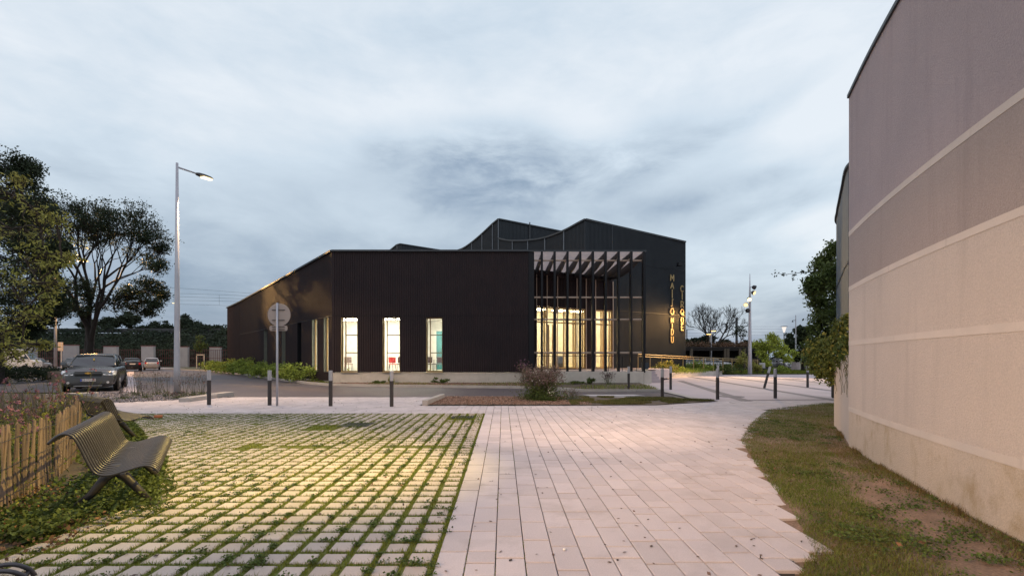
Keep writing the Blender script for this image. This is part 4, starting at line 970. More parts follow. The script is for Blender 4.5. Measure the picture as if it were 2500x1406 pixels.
# other lamps far right
post_lamp(1737, 870, 800, 1742, 808, 60, 'distant street lamp with a warm glowing head above the dark pergola', .06, e_amber)
post_lamp(1734, 870, 812, 1731, 816, 61.5, 'small glowing lamp just left of and below the other pergola lamp', .05, e_amber)
X = AX(1914.5, 55); t = thing('garden_lamp', 'slim post lamp with a lit inverted cone head, right of the young tree', 'street lamp', (X, 55, 0))
MB().tube([(X, 55, 0), (X, 55, HZ(812, 55))], [.08, .05], 8).build('pole', m_dkmetal, t); MB().tube([(X, 55, HZ(812, 55)), (X, 55, HZ(798, 55))], [.06, .25], 12).build('cone_shade', emis('glowing_shade', (1, .92, .85), 1.0), t); MB().lathe((X, 55, HZ(797.5, 55)), [(.36, 0), (.34, .05), (.05, .09)], 14).build('cap', m_dkmetal, t)
X = AX(1943, 55); t = thing('camera_pole', 'tall thin pole with a small dome camera on a short arm and wide pale base', 'pole', (X, 55, 0))
MB().tube([(X, 55, 0), (X, 55, HZ(769, 55))], [.10, .04], 8).build('pole', m_pole, t); MB().tube([(X, 55, HZ(782, 55)), (AX(1935.5, 55), 55, HZ(782, 55)), (AX(1935.2, 55), 55, HZ(786, 55))], [.03, .03, .10], 8).build('camera_arm', m_dkmetal, t)
MB().lathe((X, 55, 0), [(.48, 0), (.36, 1.1), (.5, 1.15), (.5, 1.25), (.1, 1.3)], 10).build('base', mat('pale_base', (.5, .42, .42)), t)
# floodlight bracket on the edge of the curved wall, outside the picture
fl = thing('wall_floodlight', 'floodlight on a bracket at the roof edge of the curved wall, above the paved path', 'lamp', (4.0, 4.6, 5.45))
MB().bar((4.35, 4.6, 5.45), (3.6, 4.6, 6.62), .05, .05).build('bracket', m_dkmetal, fl)
MB().box((3.5, 4.6, 6.64), (.4, .5, .14)).build('housing', m_dkmetal, fl); MB().box((3.45, 4.6, 6.55), (.3, .4, .02)).build('lens', e_bright, fl)
place_light('lamp_light', 'SPOT', (3.45, 4.6, 6.5), (-3.9, 6.4, 0), FL_A, (1.0, .72, .19), .08, 44, 1.0, fl)
place_light('lamp_light', 'SPOT', (3.45, 4.6, 6.5), (.8, 12.0, 0), FL_B, (1.0, .66, .40), .10, 62, 1.0, fl)
place_light('lamp_light', 'SPOT', (3.45, 4.6, 6.5), (1.6, 7.2, 0), FL_C, (1.0, .62, .36), .10, 70, 1.0, fl)
# lamp post at the far side of the square, left behind the camera, lighting the wall
l2 = thing('street_lamp', 'pale street lamp post behind the viewer, lighting the lower part of the curved wall', 'street lamp', (-6.5, -3.0, 0), 'street lamps')
MB().tube([(-6.5, -3, 0), (-6.5, -3, 4.2)], [.08, .05], 12).build('pole', m_pole, l2, smooth=True); MB().box((-6.4, -3, 4.25), (.5, .3, .1)).build('lamp_head', m_dkmetal, l2); MB().box((-6.4, -3, 4.19), (.4, .24, .02)).build('lens', e_bright, l2)
place_light('lamp_light', 'SPOT', (-6.4, -3, 4.15), (5.2, 6.2, -.6), FL_D, (1.0, .60, .30), .15, 34, 1.0, l2)
# ------------------------------------------------------------------ sign seen from behind
gx, gy = G(676.5, 990); t = thing('road_sign', 'round road sign seen from behind on a pole, small plate below it', 'sign', (gx, gy, 0))
m_signback = mat('sign_back', (.42, .34, .30), (.36, .29, .255), rough=.6)
MB().tube([(gx, gy, -.05), (gx, gy, HZ(739.5, gy))], .031, 12).build('pole', m_pole, t, smooth=True)
zc = HZ(768, gy); cxs = AX(679.5, gy)
MB().tube([(cxs, gy + .04, zc), (cxs, gy + .052, zc)], [.325, .325], 32).tube([(cxs, gy + .033, zc), (cxs, gy + .05, zc)], [.333, .333], 32).build('sign_disc', m_signback, t)
def rrect(cx, cz, w, h, r, y0, y1):
    pts = []
    for (sx, sz, a) in ((1, 1, 0), (-1, 1, 90), (-1, -1, 180), (1, -1, 270)):
        for k in range(4): an = R(a + 30 * k); pts.append((cx + sx * (w / 2 - r) + r * cos(an), cz + sz * (h / 2 - r) + r * sin(an)))
    n = len(pts); return [(x, y0, z) for x, z in pts] + [(x, y1, z) for x, z in pts], [tuple(range(n))[::-1], tuple(range(n, 2 * n))] + [(i, (i + 1) % n, n + (i + 1) % n, n + i) for i in range(n)]
v, f = rrect(AX(678, gy), HZ(801, gy), .52, .155, .05, gy + .035, gy + .05); MB().add(v, f).build('plate', m_signback, t, )
mb = MB()
for py in (756.5, 781.5, 797.5, 804): mb.bar((AX(663, gy), gy + .02, HZ(py, gy)), (AX(694, gy), gy + .02, HZ(py, gy)), .022, .018)
mb.build('clamps', m_dkmetal, t)
# ------------------------------------------------------------------ benches
m_rod = mat('bench_steel', (.085, .08, .085), (.065, .06, .065), rough=.36, metal=.6, spec=.5)
m_leg = mat('bench_leg', (.035, .03, .032), rough=.45)
PROF = [(.0, .68), (.05, .735), (.105, .755), (.155, .725), (.195, .64), (.24, .52), (.28, .43), (.33, .395), (.40, .39), (.50, .415), (.60, .44), (.655, .435), (.70, .405), (.72, .37)]
PROF = catmull(PROF, 3)
def bench(label, length=1.86, nr=24, group='curved steel benches'):
    """front faces +x, length along +y, near end at y=0; x=0 is the back"""
    t = thing('bench', label, 'bench', (0, 0, 0), group)
    mb = MB()
    for k in range(nr):
        y = length * k / (nr - 1); mb.tube([(x, y, z) for x, z in PROF], .0105, 8)
    mb.build('slatted_seat', m_rod, t, smooth=True)
    mb = MB()
    for i in (8, 18, 26, 35): x, z = PROF[i]; mb.bar((x + .006, 0.0, z - .024), (x + .006, length, z - .024), .03, .012)
    for yy in (.42, length - .42):
        mb.tube([(PROF[i][0] - .0, yy, PROF[i][1] - .035) for i in range(6, 36, 3)], .018, 6)
    mb.build('seat_rails', m_leg, t)
    for yy in (.42, length - .42):
        mb = MB(); hub = (.37, yy, .345)
        for fx_, fz in ((.04, .0), (.64, .0)):
            s = 1 if fx_ > .3 else -1
            pts = [hub, (hub[0] + s * .07, yy, .29), (hub[0] + s * .17, yy, .15), (fx_, yy, .02)]
            mb.bar(pts[0], pts[1], .05, .07); mb.tube(pts[0:], [.045, .042, .032, .022], 8); mb.box((fx_ + s * .02, yy, .008), (.10, .06, .016))
        mb.tube([(hub[0], yy, hub[2] - .01), (hub[0], yy, hub[2] + .05)], [.05, .06], 8)
        mb.build('leg', m_leg, t, smooth=True)
    return t
ang = atan2(.52, .85)
b1 = bench('curved steel slatted bench in front of the lath fence, the complete one nearest the camera')
def place_bench(b, near_front, a):
    b.rotation_euler = (0, 0, a); fx_, fy_ = .71 * cos(a), .71 * sin(a); b.location = (near_front[0] - fx_, near_front[1] - fy_, 0)
place_bench(b1, (-3.02, 4.22), ang)
b2 = copy_tree(b1); b2['label'] = 'curved steel slatted bench turned away, behind the complete one at the end of the fence'
place_bench(b2, (-5.72, 7.9), R(56)) 
b3 = copy_tree(b1); b3['label'] = 'steel bench cut off by the bottom left corner, only its rod ends showing'
place_bench(b3, (-1.18, .62), ang)
# ------------------------------------------------------------------ lath fence
m_lath = mat('chestnut_lath', (.23, .165, .13), (.14, .10, .08), rough=.85, scale=5, stretch=(4, 4, .6), island=.35, bump=.3, bscale=60)
lf = thing('lath_fence', 'split chestnut lath fence wired together around the flower bed at the left', 'fence', (-5, 5.5, 0))
rg = np.random.default_rng(11)
path = [(-3.55, 2.9), (-4.12, 3.75), (-4.48, 4.4), (-5.0, 5.4), (-5.92, 6.75), (-6.7, 7.5), (-7.4, 8.05), (-8.9, 8.8), (-11, 9.5)]
def along(path, step):
    out = []; acc = 0
    for a, b in zip(path, path[1:]):
        L = math.dist(a, b); s = acc
        while s < L: out.append((a[0] + (b[0] - a[0]) * s / L, a[1] + (b[1] - a[1]) * s / L, atan2(b[1] - a[1], b[0] - a[0]))); s += step
        acc = s - L
    return out
mb = MB(); tops = []
for (x, y, a) in along(path, .078):
    h = .735 + rg.normal(0, .035); w = .05 * rg.uniform(.8, 1.3); ln = rg.normal(0, .045); ln2 = rg.normal(.015, .018); off = rg.choice([0, .012])
    px_, py_ = -sin(a), cos(a); q = [(x + cos(a) * s * w / 2 + px_ * (off + d), y + sin(a) * s * w / 2 + py_ * (off + d)) for s, d in ((-1, 0), (1, 0), (1, .014), (-1, .014))]
    vs = [(u, v, 0) for u, v in q]; k = rg.uniform(.7, 1.0); c = (x, y)
    vs += [(c[0] + (u - c[0]) * k + cos(a) * ln + px_ * ln2 * -1, c[1] + (v - c[1]) * k + sin(a) * ln - py_ * ln2, h - (.02 if i % 2 else 0)) for i, (u, v) in enumerate(q)]
    mb.add(vs, [(0, 3, 2, 1), (4, 5, 6, 7), (0, 1, 5, 4), (1, 2, 6, 5), (2, 3, 7, 6), (3, 0, 4, 7)])
mb.build('laths', m_lath, lf)
mb = MB()
for z in (.14, .40, .64):
    pts = [(x - sin(a) * -.022, y + cos(a) * -.022, z + .004 * math.sin(k * 2.1)) for k, (x, y, a) in enumerate(along(path, .2))]; mb.tube(pts, .0025, 5)
mb.build('wire', m_dkmetal, lf)
for x, y in ((-7.4, 8.15),): MB().tube([(x - .05, y + .02, 0), (x - .05, y + .02, .80)], .028, 8).build('post', m_lath, lf)
# ------------------------------------------------------------------ cars
def section(y, zb, zt, w, belt=.8, crown=.03, tum=.9):
    h = zt - zb; return [(0, y, zb), (w * .80, y, zb), (w * .97, y, zb + h * .18), (w, y, zb + h * .45), (w * .985, y, zb + h * belt), (w * tum, y, zt), (w * .45, y, zt + crown * .8), (0, y, zt + crown)]
def loft(secs, mirror=True):
    n = len(secs[0]); mb = MB(); full = []
    for s in secs: full.append(list(s) + [(-x, y, z) for x, y, z in s[::-1][1:-1]])
    m = len(full[0]); vs = [p for s in full for p in s]; fs = []
    for i in range(len(full) - 1):
        for k in range(m): fs.append((i * m + k, i * m + (k + 1) % m, (i + 1) * m + (k + 1) % m, (i + 1) * m + k))
    fs.append(tuple(range(m))[::-1]); fs.append(tuple((len(full) - 1) * m + k for k in range(m))); mb.add(vs, fs); return mb
m_tyre = mat('tyre', (.012, .012, .012), rough=.85); m_rim = mat('alloy', (.35, .35, .36), rough=.3, metal=.8); m_lens = mat('headlight_lens', (.80, .80, .82), rough=.1, metal=.5); m_red_l = mat('red_tail_lens', (.45, .012, .015), rough=.2)
m_plate = mat('number_plate', (.62, .60, .62), rough=.5); m_chrome = mat('chrome', (.55, .55, .56), rough=.2, metal=.9); m_grille = mat('grille_black', (.008, .008, .009), rough=.5); m_amber = mat('amber_lens', (.8, .25, .03), rough=.3)
def textmesh(s, size, m, loc, rot, parent, name='lettering', sx=1.0):
    cu = bpy.data.curves.new(name, 'FONT'); cu.body = s; cu.size = size; cu.extrude = .002; cu.align_x = 'CENTER'; cu.align_y = 'CENTER'
    o = bpy.data.objects.new('tmp', cu); C.objects.link(o); dg = bpy.context.evaluated_depsgraph_get(); me = bpy.data.meshes.new_from_object(o.evaluated_get(dg)); bpy.data.objects.remove(o)
    me.transform(Matrix.Translation(loc) @ Matrix.Rotation(rot[2], 4, 'Z') @ Matrix.Rotation(rot[0], 4, 'X') @ Matrix.Diagonal((sx, 1, 1, 1))); return link(name, me, m, parent)
def car(label, paint, L=4.65, hw=.92, H=1.63, hood=1.04, boot=.12, wheel=.355, detail=True, plate='', cat='car', group='parked cars', name='parked_car'):
    t = thing(name, label, cat, (0, 0, 0), group)
    b = .20; secs = [section(-.0, b + .06, hood - .26, hw * .80), section(.02, b, hood - .20, hw * .86), section(.10, b - .01, hood - .09, hw * .95), section(.35, b - .02, hood - .03, hw * .99), section(1.15, b - .03, hood + .05, hw), section(2.3, b - .03, hood + .07, hw), section(L - 1.0, b - .03, hood + .09, hw), section(L - .25, b, hood + .08, hw * .97), section(L - .06, b + .04, hood + .0, hw * .90), section(L, b + .1, hood - .15, hw * .78)]
    loft(secs).build('body', paint, t, smooth=True, sub=1)
    # greenhouse as glass shell, with roof and pillars in body colour
    y0, y1, y2, y3 = 1.02, 1.86, L - boot - .75, L - boot - .12; zb = hood + .05; wb, wr = hw * .90, hw * .70; zr = H - .05
    gs = [[(0, y0, zb), (wb * .93, y0, zb), (wb * .93, y0 + .01, zb + .01), (0, y0 + .01, zb + .01)], [(0, y0 + .5, zb), (wb, y0 + .5, zb), (wb - (wb - wr) * .6, y0 + .52, zb + (zr - zb) * .60), (0, y0 + .48, zb + (zr - zb) * .62)], [(0, y1, zb), (wb, y1, zb), (wr, y1, zr - .03), (0, y1 - .04, zr)],
          [(0, (y1 + y2) / 2, zb), (wb, (y1 + y2) / 2, zb), (wr, (y1 + y2) / 2, zr), (0, (y1 + y2) / 2, zr + .03)], [(0, y2, zb), (wb * .98, y2, zb), (wr * .97, y2, zr - .04), (0, y2, zr)], [(0, y3, zb), (wb * .92, y3, zb), (wb * .9, y3 + .02, zb + .08), (0, y3 + .04, zb + .08)]]
    loft(gs).build('windows', m_carglass, t, smooth=False)
    rs = [[(0, y - .0, z), (w, y, z - .02), (w * .96, y, z + .025), (0, y, z + .05)] for y, w, z in ((y1 - .10, wr * .98, zr - .045), (y1 + .1, wr * 1.01, zr - .01), ((y1 + y2) / 2, wr * 1.02, zr + .02), (y2, wr * .99, zr - .02), (y2 + .18, wr * .96, zr - .08))]
    loft(rs).build('roof', paint, t, smooth=True)
    mb = MB()
    for s in (-1, 1):
        mb.tube([(s * wb * .95, y0 - .02, zb - .01), (s * (wb - (wb - wr) * .6 + .005), y0 + .5, zb + (zr - zb) * .60), (s * (wr + .005), y1 - .02, zr - .03)], [.045, .04, .04], 6)
        for yy in ((y1 + y2) / 2 - .1, y2 - .1): mb.tube([(s * wb * 1.0, yy, zb), (s * wr * 1.01, yy + .02, zr - .02)], .032, 6)
        mb.tube([(s * wb * .95, y3, zb + .04), (s * wr * .98, y2 + .1, zr - .05)], [.06, .05], 6)
    mb.build('pillars', paint, t, smooth=True)
    for s in (-1, 1):
        for yy in (.90, L - .95):
            x = s * (hw - .11)
            MB().tube([(s * (hw - .02), yy, wheel - .01), (s * (hw + .006), yy, wheel - .01)], wheel + .07, 24).build('wheel_arch', m_tyre, t)
            w = MB().tube([(x - .10, yy, wheel), (x - .09, yy, wheel), (x + .09, yy, wheel), (x + .10, yy, wheel)], [wheel - .04, wheel, wheel, wheel - .04], 24).build('wheel', m_tyre, t, smooth=False); w.location.x += s * .035
            r_ = MB(); xo = x + s * .105; r_.tube([(xo - .004, yy, wheel), (xo + .004, yy, wheel)], wheel * .62, 20)
            for k in range(5): an = 2 * pi * k / 5; r_.bar((xo + s * .008, yy, wheel), (xo + s * .008, yy + cos(an) * wheel * .6, wheel + sin(an) * wheel * .6), .05, .02)
            ro = r_.build('rim', m_rim, None); ro.parent = w
        # mirrors
        mb = MB(); mb.box((s * (hw + .10), y0 + .42, zb + .10), (.20, .10, .15), taper=.85); mb.bar((s * (hw - .06), y0 + .42, zb + .03), (s * (hw + .05), y0 + .42, zb + .07), .05, .05); mb.build('mirror', paint, t, bevel=.02)
        # head and tail lights
        hx = hw * .76; mb = MB()
        mb.add([(s * hw * .50, -.012, hood - .33), (s * hw * .86, .0, hood - .34), (s * hw * 1.0, .16, hood - .33), (s * hw * 1.005, .36, hood - .20), (s * hw * .98, .40, hood - .13), (s * hw * .93, .10, hood - .14), (s * hw * .58, .045, hood - .17), (s * hw * .6, .4, hood - .25)], [(0, 1, 5, 6), (1, 2, 3, 4, 5), (6, 5, 4, 7), (0, 6, 7), (0, 7, 3, 2, 1), (3, 7, 4)]); h_ = mb.build('headlight', m_lens, t, bevel=.015)
        if detail:
            q = MB().tube([(s * hw * .66, -.012, hood - .26), (s * hw * .66, .02, hood - .26)], .055, 14).tube([(s * hw * .82, .0, hood - .255), (s * hw * .82, .03, hood - .255)], .05, 14).build('reflector', m_chrome, None); q.parent = h_
        MB().box((s * hw * .74, L - .06, hood - .10), (.20, .12, .22)).build('tail_light', m_red_l, t, bevel=.03)
        if detail: MB().tube([(s * hw * .70, -.03, b + .20), (s * hw * .70, .04, b + .20)], .05, 14).build('fog_lamp', m_lens, t)
    # grille, bumper intake, plate
    MB().box((0, -.01, hood - .27), (hw * .96, .08, .19), taper=1).build('grille', m_grille, t, bevel=.02)
    mb = MB(); mb.bar((-hw * .50, -.06, hood - .245), (hw * .50, -.06, hood - .245), .03, .06); mb.build('grille_bar', paint if detail else m_chrome, t)
    MB().box((0, -.01, b + .12), (hw * 1.20, .10, .13)).build('bumper_intake', m_grille, t, bevel=.03)
    mb = MB(); mb.bar((-hw * .5, -.07, b + .07), (hw * .5, -.07, b + .07), .04, .035); mb.build('skid_trim', m_chrome, t)
    for yy, ry in ((-.065, 0), (L + .012, 0)):
        zp = b + .31 if yy < 0 else hood - .12
        p_ = MB().box((0, yy, zp), (.50, .012, .11)).build('number_plate', m_plate, t)
        if yy < 0 and plate:
            q = MB().box((-.225, yy - .008, zp), (.045, .006, .105)).build('blue_band', mat('plate_blue', (.02, .06, .4)), None); q.parent = p_
            q = textmesh(plate, .105, m_black, (.02, yy - .009, zp), (R(90), 0, 0), None, 'plate_lettering', .92); q.parent = p_
    MB().box((0, L - .42 - boot + .12, zb + .35), (.9, .02, .02)).build('rear_wiper', m_black, t)
    for s in (-1, 1):
        for yy in (2.15, 3.1): MB().box((s * (hw + .012), yy, hood - .06), (.03, .16, .03)).build('door_handle', paint if detail else m_chrome, t)
    return t
m_suv = mat('dark_grey_paint', (.13, .135, .14), (.12, .125, .13), rough=.25, metal=.65, spec=.6)
c = car('dark grey SUV parked facing the camera, gold emblem on its grille', m_suv, plate='CS-273-BM')
# emblem
e = MB(); e.box((0, -.085, HEM := .795), (.20, .015, .045)); e.box((0, -.086, HEM), (.075, .018, .085)); e.build('emblem', mat('gold_emblem', (.75, .45, .10), rough=.3, metal=.6), c)
MB().box((0, 1.40, 1.38), (.05, .02, .08)).build('hanging_charm', mat('yellow_charm', (.8, .55, .1)), c)
mb = MB(); mb.poly([(-.45, 1.12, 1.135), (-.15, 1.13, 1.14), (-.28, 1.30, 1.24)]); mb.build('dashboard_paper', m_white, c)
c.location = (-17.45, 20.35, -.035); c.rotation_euler = (0, 0, atan2(.54, .84))
def putcar(c, px, Y, z, rz): c.location = (AX(px, Y), Y, z); c.rotation_euler = (0, 0, rz)
m_silver = mat('silver_paint', (.42, .40, .41), rough=.25, metal=.5); m_blackp = mat('black_paint', (.02, .02, .024), rough=.2, metal=.3); m_whitep = mat('white_car_paint', (.65, .65, .66), rough=.25)
c = car('silver hatchback seen from behind, parked before the concrete pillar near the tree', m_silver, L=3.9, hw=.82, H=1.5, hood=.95, wheel=.29, detail=False); putcar(c, 371, 62, 0, pi + .62); 
c = car('black car with a red tail light partly hidden behind the dark grey SUV', m_blackp, L=4.2, hw=.86, H=1.45, hood=.93, wheel=.30, detail=False); putcar(c, 318, 56, 0, pi + .70)
c = car('silver hatchback seen from the rear, parked between the van and the lamp pole', m_silver, L=4.0, hw=.84, H=1.48, hood=.94, wheel=.30, detail=False); putcar(c, 108, 58, 0, pi + .35)
c = car('light coloured car hidden in the trees between the van and the silver hatchback', m_whitep, L=4.0, hw=.84, H=1.25, hood=.9, wheel=.29, detail=False); putcar(c, 66, 56, -.1, .9)
c = car('dark car peeping out just left of the SUV windscreen', m_suv, L=4.0, hw=.84, H=1.5, hood=.95, wheel=.30, detail=False); putcar(c, 172, 60, 0, .6)
for i, (px, Y, rz, pm, lab) in enumerate(((1702, 57, 1.3, m_whitep, 'white car behind the railings next to the tall wall corner'), (1738, 58, 1.5, m_silver, 'silver car behind the handrail below the pergola'), (1787, 58, 1.3, m_whitep, 'pale car behind the handrail left of the spotlight mast'), (1930, 62, .5, m_silver, 'silver car glinting behind the young tree, right of the cone lamp'))):
    c = car(lab, pm, L=4.0, hw=.83, H=1.48, hood=.94, wheel=.30, detail=False); putcar(c, px, Y, 0, rz)
# van
v = thing('parked_van', 'white box van at the far left, partly behind the yellow-green tree', 'van', (0, 0, 0))
MB().box((0, 0, 1.45), (1.95, 3.4, 2.0)).build('cargo_body', m_whitep, v, bevel=.06)
MB().add([(-.9, 1.72, .45), (.9, 1.72, .45), (.9, 3.1, .45), (-.9, 3.1, .45), (-.88, 1.72, 2.2), (.88, 1.72, 2.2), (.8, 2.25, 2.15), (-.8, 2.25, 2.15), (-.88, 2.75, 1.3), (.88, 2.75, 1.3), (-.88, 3.1, 1.1), (.88, 3.1, 1.1)],
         [(0, 4, 7, 8, 10, 3), (1, 2, 11, 9, 6, 5), (4, 5, 6, 7), (8, 9, 11, 10), (10, 11, 2, 3), (0, 1, 5, 4)]).build('cab', m_whitep, v)
MB().poly([(-.8, 2.29, 2.12), (.8, 2.29, 2.12), (.86, 2.77, 1.33), (-.86, 2.77, 1.33)]).poly([(.905, 1.9, 1.35), (.905, 2.65, 1.35), (.86, 2.25, 2.0), (.88, 1.9, 2.0)]).poly([(-.905, 1.9, 1.35), (-.905, 2.65, 1.35), (-.86, 2.25, 2.0), (-.88, 1.9, 2.0)]).build('windows', m_carglass, v)
for s in (-1, 1):
    for yy in (-1.0, 2.3): MB().tube([(s * .78, yy, .34), (s * 1.0, yy, .34)], .34, 18).build('wheel', m_tyre, v)
    MB().box((s * .9, -1.72, .8), (.12, .04, .4)).build('tail_light', m_red_l, v)
v.location = (AX(6, 54), 54, 0); v.rotation_euler = (0, 0, R(-68))
# ------------------------------------------------------------------ concrete pillars, mesh fence, embankment
for i, (xa, xb, yt, lab) in enumerate(((60, 88, 846, 'concrete pillar at the far left beside the white van'), (155, 190, 843, 'concrete pillar right of the thin traffic pole, left of the SUV roof'), (255, 287, 846, 'concrete pillar above the roof of the SUV'), (347, 377, 845, 'concrete pillar behind the silver hatchback near the middle'),
                                  (440, 460, 847, 'concrete pillar directly right of the near lamp pole'), (513, 540, 848, 'concrete pillar next to the corner of the black building'))):
    Y = 72 + i * 1.5; X0, X1 = AX(xa, Y), AX(xb, Y); zt = HZ(yt, Y)
    t = thing('concrete_pillar', lab, 'pillar', ((X0 + X1) / 2, Y, 0), 'concrete boundary pillars')
    MB().box(((X0 + X1) / 2, Y, zt / 2), (X1 - X0, .5, zt)).build('pillar_body', m_panel, t, bevel=.03); MB().box(((X0 + X1) / 2, Y, zt + .05), (X1 - X0 + .1, .6, .1)).build('coping', mat('red_brown_coping', (.16, .05, .05)), t)
bf = thing('boundary_fence', 'dark red brown mesh fence running between the concrete pillars', 'fence', (-50, 76, 0))
mb = MB(); zf = HZ(851, 77)
pA, pB = (-95, 76.5), (-42, 78.6)
for k in range(160): u = k / 159; x, y = lerp2(pA, pB, u); mb.bar((x, y, 0), (x, y, zf - .1), .05, .05)
for z in (.3, 1.5, zf - .15): mb.bar((*pA, z), (*pB, z), .08, .06)
mb.build('mesh_panels', mat('red_brown_fence', (.11, .035, .035), rough=.7), bf)
sheet('verge', [(-110, 77.5), (-38, 79.5), (-34, 60), (-33.5, 55.5), (-47, 66.5), (-62, 74.5), (-110, 80)], .05, m_turf)
mb = MB(); mb.prism([(-170, 84), (-20, 84), (-20, 150), (-170, 150)], -.1, [.3, .3, 6.4, 6.4]); 
vs = [(-200, 83, 0), (-15, 85, 0), (-15, 93, 6.2), (-200, 91, 6.4), (-15, 120, 6.2), (-200, 120, 6.4)]
o = MB().add(vs, [(0, 1, 2, 3), (3, 2, 4, 5)]).build('embankment', mat('embankment_ground', (.03, .04, .02), (.02, .03, .015), scale=.3)); o['kind'] = 'structure'
rg = np.random.default_rng(3)
N = 52000; u = rg.random(N); x = rg.uniform(-150, -20, N); y = 82.5 + u * 9.5; z = u * 6.0 + np.abs(rg.normal(0, .3, N)) + 1.5 * vnoise(x, y, 5, .35) ** 2 + .8 * vnoise(x, y, 15, 1.1) ** 2
tag(npmesh('embankment_foliage', leaves(np.stack([x, y - .4, z], 1), .42, rg, .6), 4, m_lfback), kind='stuff')
o = MB().box((-105, 92, 6.75), (120, .3, .8)).build('parapet', m_cap); tag(o, 'dark parapet along the top of the railway embankment', 'parapet')
# wires
ow = thing('overhead_wires', 'thin railway overhead wires crossing the sky between the tree and the building', 'wires', (-60, 100, 10))
for py0, py1 in ((703, 716), (716, 722), (724, 730), (733, 736), (742, 748)):
    pts = [(AX(px, 100), 100, HZ(py0 + (py1 - py0) * (px - 435) / 185 + .00006 * (px - 500) ** 2, 100)) for px in range(-300, 900, 60)]
    MB().tube(pts, .02, 4).build('wire', m_dkmetal, ow)
for px in (535, 610): MB().tube([(AX(px, 100), 100, HZ(719, 100)), (AX(px, 100), 100, HZ(745, 100))], .02, 4).build('dropper', m_dkmetal, ow)
ow = thing('overhead_wires', 'faint railway overhead wires beyond the pergola at the right', 'wires', (50, 130, 8))
for py in (797, 803, 811, 818): MB().tube([(AX(px, 130), 130, HZ(py + .00008 * (px - 1850) ** 2, 130)) for px in range(1500, 2400, 80)], .018, 4).build('wire', m_dkmetal, ow)
t = thing('catenary_mast', 'dark railway mast with a horizontal arm, right of the bare tree', 'mast', (AX(1798.5, 120), 120, 0))
MB().bar((AX(1798.5, 120), 120, 0), (AX(1798.5, 120), 120, HZ(775, 120)), .42, .42).build('mast', m_dkmetal, t); MB().bar((AX(1764, 120), 120, HZ(790.5, 120)), (AX(1798, 120), 120, HZ(789, 120)), .12, .12).bar((AX(1772, 120), 120, HZ(790, 120)), (AX(1772, 120), 120, HZ(798, 120)), .1, .1).build('arm', m_dkmetal, t)
t = thing('catenary_mast', 'thin far railway mast close to the tall wall, behind the bare tree', 'mast', (AX(1677, 120), 120, 0)); MB().bar((AX(1677, 120), 120, 0), (AX(1677, 120), 120, HZ(804, 120)), .2, .2).build('mast', m_dkmetal, t); MB().bar((AX(1677, 120), 120, HZ(804, 120)), (AX(1694, 120), 120, HZ(803.5, 120)), .1, .1).build('arm', m_dkmetal, t)
# thin traffic pole at left
X = AX(149, 50); t = thing('traffic_sign', 'narrow traffic sign on a thin pole seen edge-on, right of the grey lamp pole', 'sign', (X, 50, 0)); MB().tube([(X, 50, 0), (X, 50, HZ(835, 50))], .04, 8).build('pole', m_pole, t); MB().box((X - .08, 50, HZ(846, 50)), (.16, .5, .9)).build('sign_plate', m_signback, t, bevel=.03)
# kerb stones round the gravel bed
def stone(px0, py0, px1, py1, h, lab, w=.35):
    a, b = G(px0, py0), G(px1, py1); d = Vector((b[0] - a[0], b[1] - a[1])).normalized(); n_ = Vector((-d.y, d.x)) * w
    o = MB().prism([a, b, (b[0] + n_.x, b[1] + n_.y), (a[0] + n_.x, a[1] + n_.y)], -.05, h).build('kerb_stone', m_curb, bevel=.015); tag(o, lab, 'kerb stone', 'kerb stones')
stone(463, 981, 531, 971, .13, 'pale kerb stone in the gravel bed right of the near lamp pole'); stone(531, 971, 572, 966, .15, 'pale kerb stone just behind the leftmost bollard')
stone(148, 972, 237, 969, .16, 'long concrete kerb block in front of the SUV'); 
X0, Y0 = G(108, 931); o = MB().box((X0 + 1.15, Y0 + .6, .28), (2.6, .5, .62), rz=0.0).build('concrete_block', mat('ochre_block', (.34, .25, .18), (.28, .2, .14)), bevel=.02); tag(o, 'low tan concrete block at the foot of the grey lamp pole, left of the SUV', 'block')
# pergola and railings at the right
pg = thing('pergola', 'long dark timber pergola with climbers on its roof behind the handrail', 'pergola', (30, 60, 0)); m_dkt = mat('dark_timber', (.035, .027, .024), (.02, .016, .016), rough=.8)
xa, xb, Yp = AX(1674, 60), AX(1905, 60), 60.0; zt = HZ(846, Yp)
mb = MB(); mb.box(((xa + xb) / 2, Yp + 1.4, zt - .12), (xb - xa, 3.2, .16)); mb.bar((xa, Yp, zt - .35), (xb, Yp, zt - .35), .12, .28); mb.build('roof', m_dkt, pg)
m_pt = mat('post_timber', (.10, .075, .05))
for px in (1688, 1770, 1777, 1806, 1818, 1850): x = AX(px, Yp); MB().box((x, Yp, zt / 2 - .1), (.28, .28, zt - .2)).build('post', m_pt, pg)
mb = MB()
k = 0; x = xa
while x < xb: mb.box((x, Yp + 2.6, zt / 2), (.14, .05, zt)); x += .30
mb.box(((xa + xb) / 2, Yp + 3.0, zt / 2), (xb - xa, .05, zt)); mb.build('back_screen', m_dkt, pg)
q = np.stack([rg.uniform(xa, xb, 5000), Yp + rg.uniform(-.3, 3, 5000), zt + np.abs(rg.normal(0, .28, 5000))], 1); npmesh('climbing_plants', leaves(q, .22, rg, .5), 4, m_lfred, pg)
rf = thing('railings', 'dark upright bar railings in front of the pergola and parked cars', 'fence', (28, 54, 0)); mb = MB(); x = AX(1660, 53)
while x < AX(1905, 53): mb.bar((x, 53, .15), (x, 53, HZ(873, 53)), .03, .03); x += .16
for z in (.3, HZ(874, 53)): mb.bar((AX(1660, 53), 53, z), (AX(1905, 53), 53, z), .04, .05)
mb.build('railing_bars', m_black, rf)
